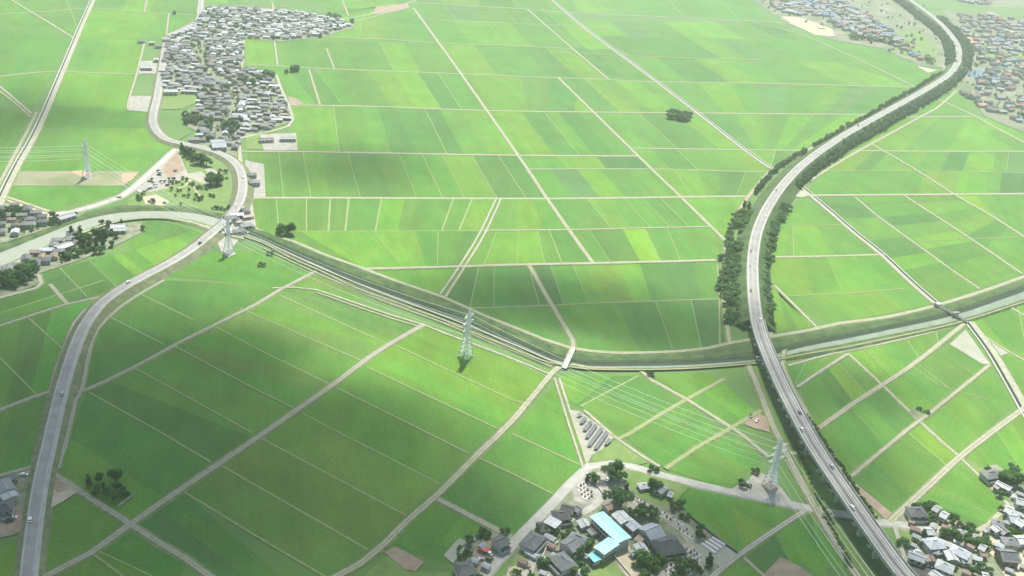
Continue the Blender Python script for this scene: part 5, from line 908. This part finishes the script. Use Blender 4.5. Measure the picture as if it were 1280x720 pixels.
PL = ['pale steel pylon beyond the left edge of the upper fields', 'pale lattice pylon standing on the dry strip in the upper left fields', 'pale lattice pylon beside the main road just below the road bridge', 'white lattice pylon in the bright paddy south of the channel, near the middle', 'white lattice pylon on the gravel yard left of the viaduct', 'pale steel pylon beyond the bottom edge left of the viaduct']
for i, (x, y, h) in enumerate(PY):
    if 0 < i < 5: pylon(x, y, h, pang(i), PL[i], 1.45 if i == 4 else 1.0)
SP = ['from the left edge to the upper left pylon', 'from the upper left pylon to the one below the road bridge', 'from the pylon below the road bridge to the middle pylon', 'from the middle pylon to the one by the viaduct', 'from the pylon by the viaduct to the bottom edge']
for i in range(5):
    for s in (-1, 1):
        for k, z in enumerate((19.6, 24.6, 29.6)):
            ends = []
            for j in (i, i + 1):
                sc = PY[j][2] / 37; L_ = (5.4, 5.9, 5.2)[k] * (1.45 if j == 4 else 1); a = pang(j); ends.append(PG[j] + Vector((cos(a) * s * L_ * sc, sin(a) * s * L_ * sc, z * sc + .1)))
            A, B = ends; n = 26; sag = (B - A).length * .022; pts = [A.lerp(B, t / n) - Vector((0, 0, 4 * sag * (t / n) * (1 - t / n))) for t in range(n + 1)]; mb = MB(); V = []
            rr = .115
            for q, nn in zip(pts, normals(pts)):
                b = len(mb.v); V.append(b); mb.v += [tuple(q + nn * rr), tuple(q + Vector((0, 0, rr))), tuple(q - nn * rr), tuple(q - Vector((0, 0, rr)))]
            for a_, b_ in zip(V, V[1:]):
                for m_ in range(4): mb.f.append((a_ + m_, b_ + m_, b_ + (m_ + 1) % 4, a_ + (m_ + 1) % 4)); mb.m.append(0); mb.c.append(None)
            tag(mb.build('power_line', M['wire']), f'pale overhead conductor hanging {SP[i]}', 'power line', f'conductors {SP[i]}')
for x, y, w in ((286, 317, 9), (110, 221.5, 7), (962, 609, 7)):
    flat('pylon_pad', [(x - w, y), (x, y - w * .5), (x + w, y), (x, y + w * .5)], 'conc' if x < 900 else 'fallow', .6)
# ------------------------------------------------------------------ solar rows, soil beds, graves, cars
for i, (a, b) in enumerate([((722, 521), (727, 518)), ((726, 530), (732, 523)), ((730, 539), (739, 528)), ((733, 548), (745, 532)), ((736, 558), (752, 537)), ((744, 562), (759, 541)), ((757, 556), (763, 550))]):
    A, B = g(*a, 1), g(*b, 1); d = (B - A); L_ = d.length; m = (A + B) / 2; t = tag(empty('solar_panel_row', (m.x, m.y, .45), atan2(d.y, d.x)), ['shortest solar panel row, at the narrow upper tip of the plot', 'second solar panel row from the narrow upper tip', 'third solar panel row from the narrow upper tip', 'middle solar panel row of the plot by the double path', 'long solar panel row next below the middle one', 'longest solar panel row near the lower edge of the plot', 'short separate solar panel row at the right corner of the plot'][i], 'solar panels', 'solar panel rows by the double path')
    mb = MB(); MM = Matrix.Rotation(radians(14), 4, 'X'); mb.box(-L_ / 2, L_ / 2, -1.25, 1.25, 0, .08, M=Matrix.Translation((0, 0, 1.5)) @ MM); mb.build('panel', M['panel'], t)
    for k in range(max(2, int(L_ / 5))):
        for sy, hh in ((-.9, 1.2), (.9, 1.68)): q = MB(); xx = lerp(-L_ / 2 + .5, L_ / 2 - .5, k / max(1, int(L_ / 5) - 1)); q.bar((xx, sy, 0), (xx, sy, hh), .08, 5); q.build('post', M['steel'], t)
for i, (a, b) in enumerate([((877, 681), (894, 693)), ((881.5, 678.5), (898, 689)), ((886, 676), (902, 686.5)), ((890, 673.5), (906, 683))]):
    A, B = g(*a), g(*b); d = B - A; m = (A + B) / 2; L_ = d.length; t = tag(empty('grow_tunnel', (m.x, m.y, .5), atan2(d.y, d.x)), ['low pale plastic tunnel nearest the cemetery', 'low pale plastic tunnel second from the cemetery', 'low pale plastic tunnel third from the cemetery', 'low pale plastic tunnel nearest the paddy'][i], 'grow tunnel', 'low tunnels beside the cemetery')
    P = [Vector((-L_ / 2, 0, 0)), Vector((L_ / 2, 0, 0))]; ribbon('cover', P, [(1.1 * cos(pi * k / 8), 1.0 * sin(pi * k / 8)) for k in range(9)], [M['vinyl']], [0] * 9, None, parent=t, closed=True)
    for k in range(int(L_ / 4) + 1): q = MB(); xx = -L_ / 2 + k * 4; pts = [Vector((xx, 1.14 * cos(pi * j / 8), 1.04 * sin(pi * j / 8))) for j in range(9)]; [q.bar(pts[j], pts[j + 1], .05) for j in range(8)]; q.build('hoop', M['steel'], t)
gm = MB(); gm.box(-1.15, 1.15, -1.0, 1.0, 0, .3, 1); gm.box(-.55, .55, -.1, .9, .301, .75); gm.box(-.3, .3, .1, .7, .751, 1.9)
M['kerb'] = mat('grave_kerb', (.5, .44, .36), (.62, .58, .52), .8, coord='obj', rnd=.35); GM = gm.mesh('gravestone', [M['stone'], M['kerb']])
def graves(poly, sx, sy, ang, n, label, group, seed, skip=.15):
    r = random.Random(seed); G_ = [(v.x, v.y) for v in (g(x, y) for x, y in poly)]; cx, cy = sum(p[0] for p in G_) / len(G_), sum(p[1] for p in G_) / len(G_); c, s = cos(ang), sin(ang); k = 0
    cells = [(i, j) for i in range(-30, 31) for j in range(-30, 31)]; r.shuffle(cells)
    if 1:
        for i, j in cells:
            if k >= n or r.random() < skip: continue
            u, v = i * sx * 1.08 + r.uniform(-.2, .2), j * sy + r.uniform(-.25, .25); x, y = cx + u * c - v * s, cy + u * s + v * c
            if not inside((x, y), G_): continue
            f = r.uniform(.85, 1.2); tag(link('gravestone', GM, None, (x, y, .56), ang, (f * 1.15, f * 1.15, f)), label, 'gravestone', group); k += 1
graves([(720, 612), (730, 604), (742, 622), (736, 628), (722, 622)], 2.4, 2.8, radians(-38), 40, 'small gravestone in the little plot between the road and the lane', 'gravestones of the little roadside plot', 1, .1)
graves([(812, 634), (826, 638), (856, 658), (866, 674), (860, 676), (834, 650)], 2.5, 2.7, radians(-40), 100, 'small gravestone in the upper cemetery right of the grey hall', 'gravestones of the upper cemetery', 2); graves([(832, 700), (858, 688), (870, 690), (880, 716), (876, 725), (830, 725)], 2.5, 2.8, radians(35), 110, 'small gravestone in the lower cemetery at the bottom edge', 'gravestones of the lower cemetery', 3); graves([(793, 622), (808, 628), (806, 632), (795, 630)], 2.4, 2.6, radians(-35), 20, 'small gravestone on the lawn edge above the temple yard', 'gravestones above the temple yard', 4)
def car_mesh(c):
    mb = MB(); prof = [(-2.1, .35), (-2.15, .85), (-1.7, .98), (-1.25, 1.42), (.55, 1.44), (1.15, .98), (2.0, .86), (2.12, .35)]
    for s in (-1, 1): f = [Vector((x, s * .84, z)) for x, z in prof]; mb.face(f if s < 0 else f[::-1], 0)
    for k in range(8): a, b = prof[k], prof[(k + 1) % 8]; mb.face([Vector((a[0], -.84, a[1])), Vector((a[0], .84, a[1])), Vector((b[0], .84, b[1])), Vector((b[0], -.84, b[1]))], 0 if k not in (2, 4) else 1)
    for s in (-1, 1): y = s * .845; f = [Vector((-1.45, y, 1.0)), Vector((.95, y, 1.0)), Vector((.5, y, 1.36)), Vector((-1.15, y, 1.36))]; mb.face(f if s < 0 else f[::-1], 1)
    for x in (-1.3, 1.3):
        for s in (-1, 1): mb.bar((x, s * .62, .32), (x, s * .86, .32), .32, 10, 2)
    return mb.mesh('car', [M['car_' + c], M['glass'], M['tyre']])
CM = {c: car_mesh(c) for c in CARC}
def car(x, y, c, ang, label, group=None, z=.55): tag(link('car', CM[c], None, g(x, y, z), ang), label, 'car', group)
def along(P, x, y, z, c, off, label):
    q = g(x, y, z); i = min(range(len(P) - 1), key=lambda k: (P[k] - q).length); d = (P[i + 1] - P[i]).normalized(); p = P[i] + Vector((d.y, -d.x, 0)) * off; p.z += .02; tag(link('car', CM[c], None, p, atan2(d.y, d.x)), label, 'car')
along(PX, 937, 315, 8, 'black', -2.4, 'black car on the expressway between the two tree belts'); along(PX, 936, 331, 8, 'silver', -2.4, 'silver car following the black car on the expressway'); along(PX, 938, 365, 8, 'black', -2.4, 'black car on the expressway just before the viaduct begins'); along(PX, 1000, 520, 11, 'grey', 2.3, 'grey car on the viaduct below the channel')
for x, y, c, off, l in ((953, 270, 'white', 2.2, 'white car on the expressway beside the upper end of the left tree belt'), (975, 237, 'grey', -2.2, 'grey car on the expressway near the long canal head'), (1022, 191, 'white', 2.2, 'white car on the expressway bend above the long canal'), (1075, 157, 'black', -2.2, 'black car on the expressway straight toward the far town'), (942, 398, 'white', 2.3, 'white car on the expressway just north of the channel'), (1035, 583, 'silver', 2.3, 'silver car on the viaduct above the pylon yard'), (1078, 646, 'white', -2.4, 'white car on the viaduct above the crossing village road'), (1008, 540, 'white', -2.4, 'white car on the viaduct between channel and pylon yard')): along(PX, x, y, 9, c, off, l)
for x, y, c, off, l in ((72, 500, 'silver', 1.5, 'silver car on the main road by the lane crossing'), (160, 355, 'white', -1.5, 'white car on the main road where it bends by the paddies'), (240, 309, 'black', 1.5, 'black car on the main road short of the road bridge')): along(PA, x, y, 2, c, off, l)
along(PA, 32, 648, 2.4, 'white', -1.6, 'white car driving on the main road at the lower left'); along(PCc, 298, 225, 2, 'white', 1.6, 'white car on the road curve round the park'); q = g(149, 247); car(149, 246.6, 'white', radians(25), 'white van like car on the road below the dry strip')
r_ = random.Random(31)
for x, y in ((198, 214), (200, 216), (199, 219), (190, 224), (187, 227), (191, 228), (202, 227), (203, 229), (194, 232), (188, 236), (195, 234), (219, 214), (206, 227), (217, 223), (184, 238), (210, 231)): car(x, y, r_.choice(['black', 'grey', 'black', 'white', 'silver']), r_.uniform(0, 3), 'car parked in the dusty lot beside the riverside park', 'cars parked beside the riverside park')
for x, y, c, l in ((30, 594, 'white', 'white car parked behind the long white shed at the left edge'), (12, 652, 'black', 'black car parked below the grey house at the left edge'), (16, 648, 'white', 'white car parked by the grey house at the left edge'), (600, 700, 'silver', 'silver car parked beside the nearly black roofed house'), (611, 692, 'white', 'white car parked between the container and the road'), (760, 600, 'white', 'white car parked under the big tree in the lane yard'), (1146, 690, 'white', 'white car parked at the top of the long pale shed'), (1158, 706, 'white', 'white car on the dark lot beside the long shed'), (1244, 684, 'black', 'black car parked by the solar roof house'), (1258, 616, 'white', 'white car in the yard under the dark grove'), (1166, 708, 'silver', 'silver car on the dark lot beside the long shed'), (938, 520, 'black', 'black car on the dirt lot beside the lane to the viaduct'), (946, 526, 'silver', 'silver car on the dirt lot beside the lane to the viaduct')): car(x, y, c, r_.uniform(0, 3), l)
# white retaining wall on the lane curve, dark wall round the cemetery field
def lowwall(pts, h, w, m, label, cat='wall', name='wall'):
    P = smooth_line(px(pts, .4), 6); ribbon_ = ribbon(name, P, [(-w / 2, 0), (-w / 2, h), (w / 2, h), (w / 2, 0)], [M[m]], [0] * 4, None, closed=True); tag(ribbon_, label, cat)
lowwall([(679, 696), (683, 684), (690, 672), (700, 662)], 1.4, .5, 'wall', 'white wall along the inside of the lane curve'); lowwall([(862, 646), (880, 660), (905, 680), (922, 692)], 1.2, .5, 'trim', 'dark wall between the cemetery and the paddy'); lowwall([(739, 592), (746, 608), (755, 619)], 1.2, .6, 'wall', 'white wall along the right side of the temple lane'); lowwall([(788, 720), (764, 692)], 1.2, .4, 'wall', 'white wall between playground and school lawn'); lowwall([(146, 616), (150, 609), (166, 620), (148, 634)], 1.2, .4, 'conc', 'low concrete wall round the corner of the lone grove')
# ------------------------------------------------------------------ clouds overhead (they throw the soft shade on the plain) and the haze
def vol_mat(name, dens, aniso, col=(1, 1, 1)):
    m = bpy.data.materials.new(name); m.use_nodes = True; nt = m.node_tree; nt.nodes.remove(nt.nodes['Principled BSDF'])
    v = nt.nodes.new('ShaderNodeVolumePrincipled'); v.inputs['Density'].default_value = dens; v.inputs['Anisotropy'].default_value = aniso; v.inputs['Color'].default_value = (*col, 1)
    nt.links.new(v.outputs[0], nt.nodes['Material Output'].inputs['Volume']); return m
M['cloud'] = vol_mat('cloud_vapour', .03, .3)
M['haze'] = vol_mat('haze_air', HAZE_DENSITY, .66, (.93, 1, .985))
CZ = 1500.0
def cloud(spots):
    """one heap of vapour with thickness given by soft lobes; each spot = pixel of its shadow's middle, radii in metres, turn, thickness"""
    rnd = random.Random(len(spots) * 13 + int(spots[0][0])); L = []
    for x, y, rx, ry, a, h in spots:
        c = g(x, y) + SDIR * (CZ / SDIR.z); L.append((c.x, c.y, rx, ry, radians(a), h))
    x0 = min(l[0] - 2.3 * max(l[2:4]) for l in L); x1 = max(l[0] + 2.3 * max(l[2:4]) for l in L); y0 = min(l[1] - 2.3 * max(l[2:4]) for l in L); y1 = max(l[1] + 2.3 * max(l[2:4]) for l in L)
    st = max(8, min(22, (x1 - x0) / 45)); nx = int((x1 - x0) / st) + 1; ny = int((y1 - y0) / st) + 1
    wob = [(rnd.uniform(.006, .02), rnd.uniform(.006, .02), rnd.uniform(0, 6.28), rnd.uniform(0, 6.28)) for _ in range(6)]
    H = {}
    for i in range(nx):
        for j in range(ny):
            x = x0 + i * st; y = y0 + j * st; t = 0
            for cx, cy, rx, ry, a, h in L:
                dx, dy = x - cx, y - cy; u = (dx * cos(a) + dy * sin(a)) / rx; v = (-dx * sin(a) + dy * cos(a)) / ry; t += h * exp(-(u * u + v * v) ** 1.2)
            t *= 1 + .16 * sum(sin(fx * x + p) * sin(fy * y + q) for fx, fy, p, q in wob) / 1.5
            t -= 1.6
            if t > 0: H[i, j] = t
    mb = MB(); idx = {}
    def vtx(i, j, top):
        k = (i, j, top)
        if k not in idx:
            t = H.get((i, j), 0)
            if t == 0 and not top: return vtx(i, j, True)
            idx[k] = len(mb.v); mb.v.append((x0 + i * st, y0 + j * st, CZ + (.7 * t if top else -.3 * t)))
        return idx[k]
    for i in range(nx - 1):
        for j in range(ny - 1):
            q = [(i, j), (i + 1, j), (i + 1, j + 1), (i, j + 1)]
            if any(k in H for k in q):
                for top in (True, False):
                    f = [vtx(a, b, top) for a, b in q]; f = f if top else f[::-1]; mb.f.append(tuple(f)); mb.m.append(0); mb.c.append(None)
    o = mb.build('cloud', M['cloud'], smooth=False); o['kind'] = 'structure'
cloud([(90, 560, 130, 90, 0, 50), (190, 475, 75, 70, 0, 50), (60, 440, 100, 90, 0, 55), (330, 570, 90, 60, 0, 55), (120, 700, 120, 70, 0, 46), (290, 440, 40, 36, 0, 50), (200, 640, 70, 40, 0, 30)])
cloud([(510, 560, 65, 42, 0, 40), (565, 640, 50, 34, 0, 44), (445, 508, 45, 26, 0, 40), (440, 680, 80, 45, 0, 42)])
cloud([(640, 368, 72, 42, 0, 46), (850, 405, 85, 40, 0, 50), (760, 360, 40, 22, 0, 20)]); cloud([(455, 205, 75, 60, 0, 26), (400, 212, 45, 45, 0, 12)])
cloud([(15, 145, 60, 100, 0, 24), (110, 145, 80, 40, 0, 16)]); cloud([(960, 700, 75, 45, 0, 60), (900, 640, 50, 25, 0, 30), (1030, 560, 50, 60, 0, 30)]); cloud([(1040, 480, 70, 35, 0, 30), (930, 480, 30, 30, 0, 18)])
mb = MB(); mb.box(-6500, 6500, -1600, 11000, -1, 366); mb.build('haze', M['haze'])['kind'] = 'stuff'
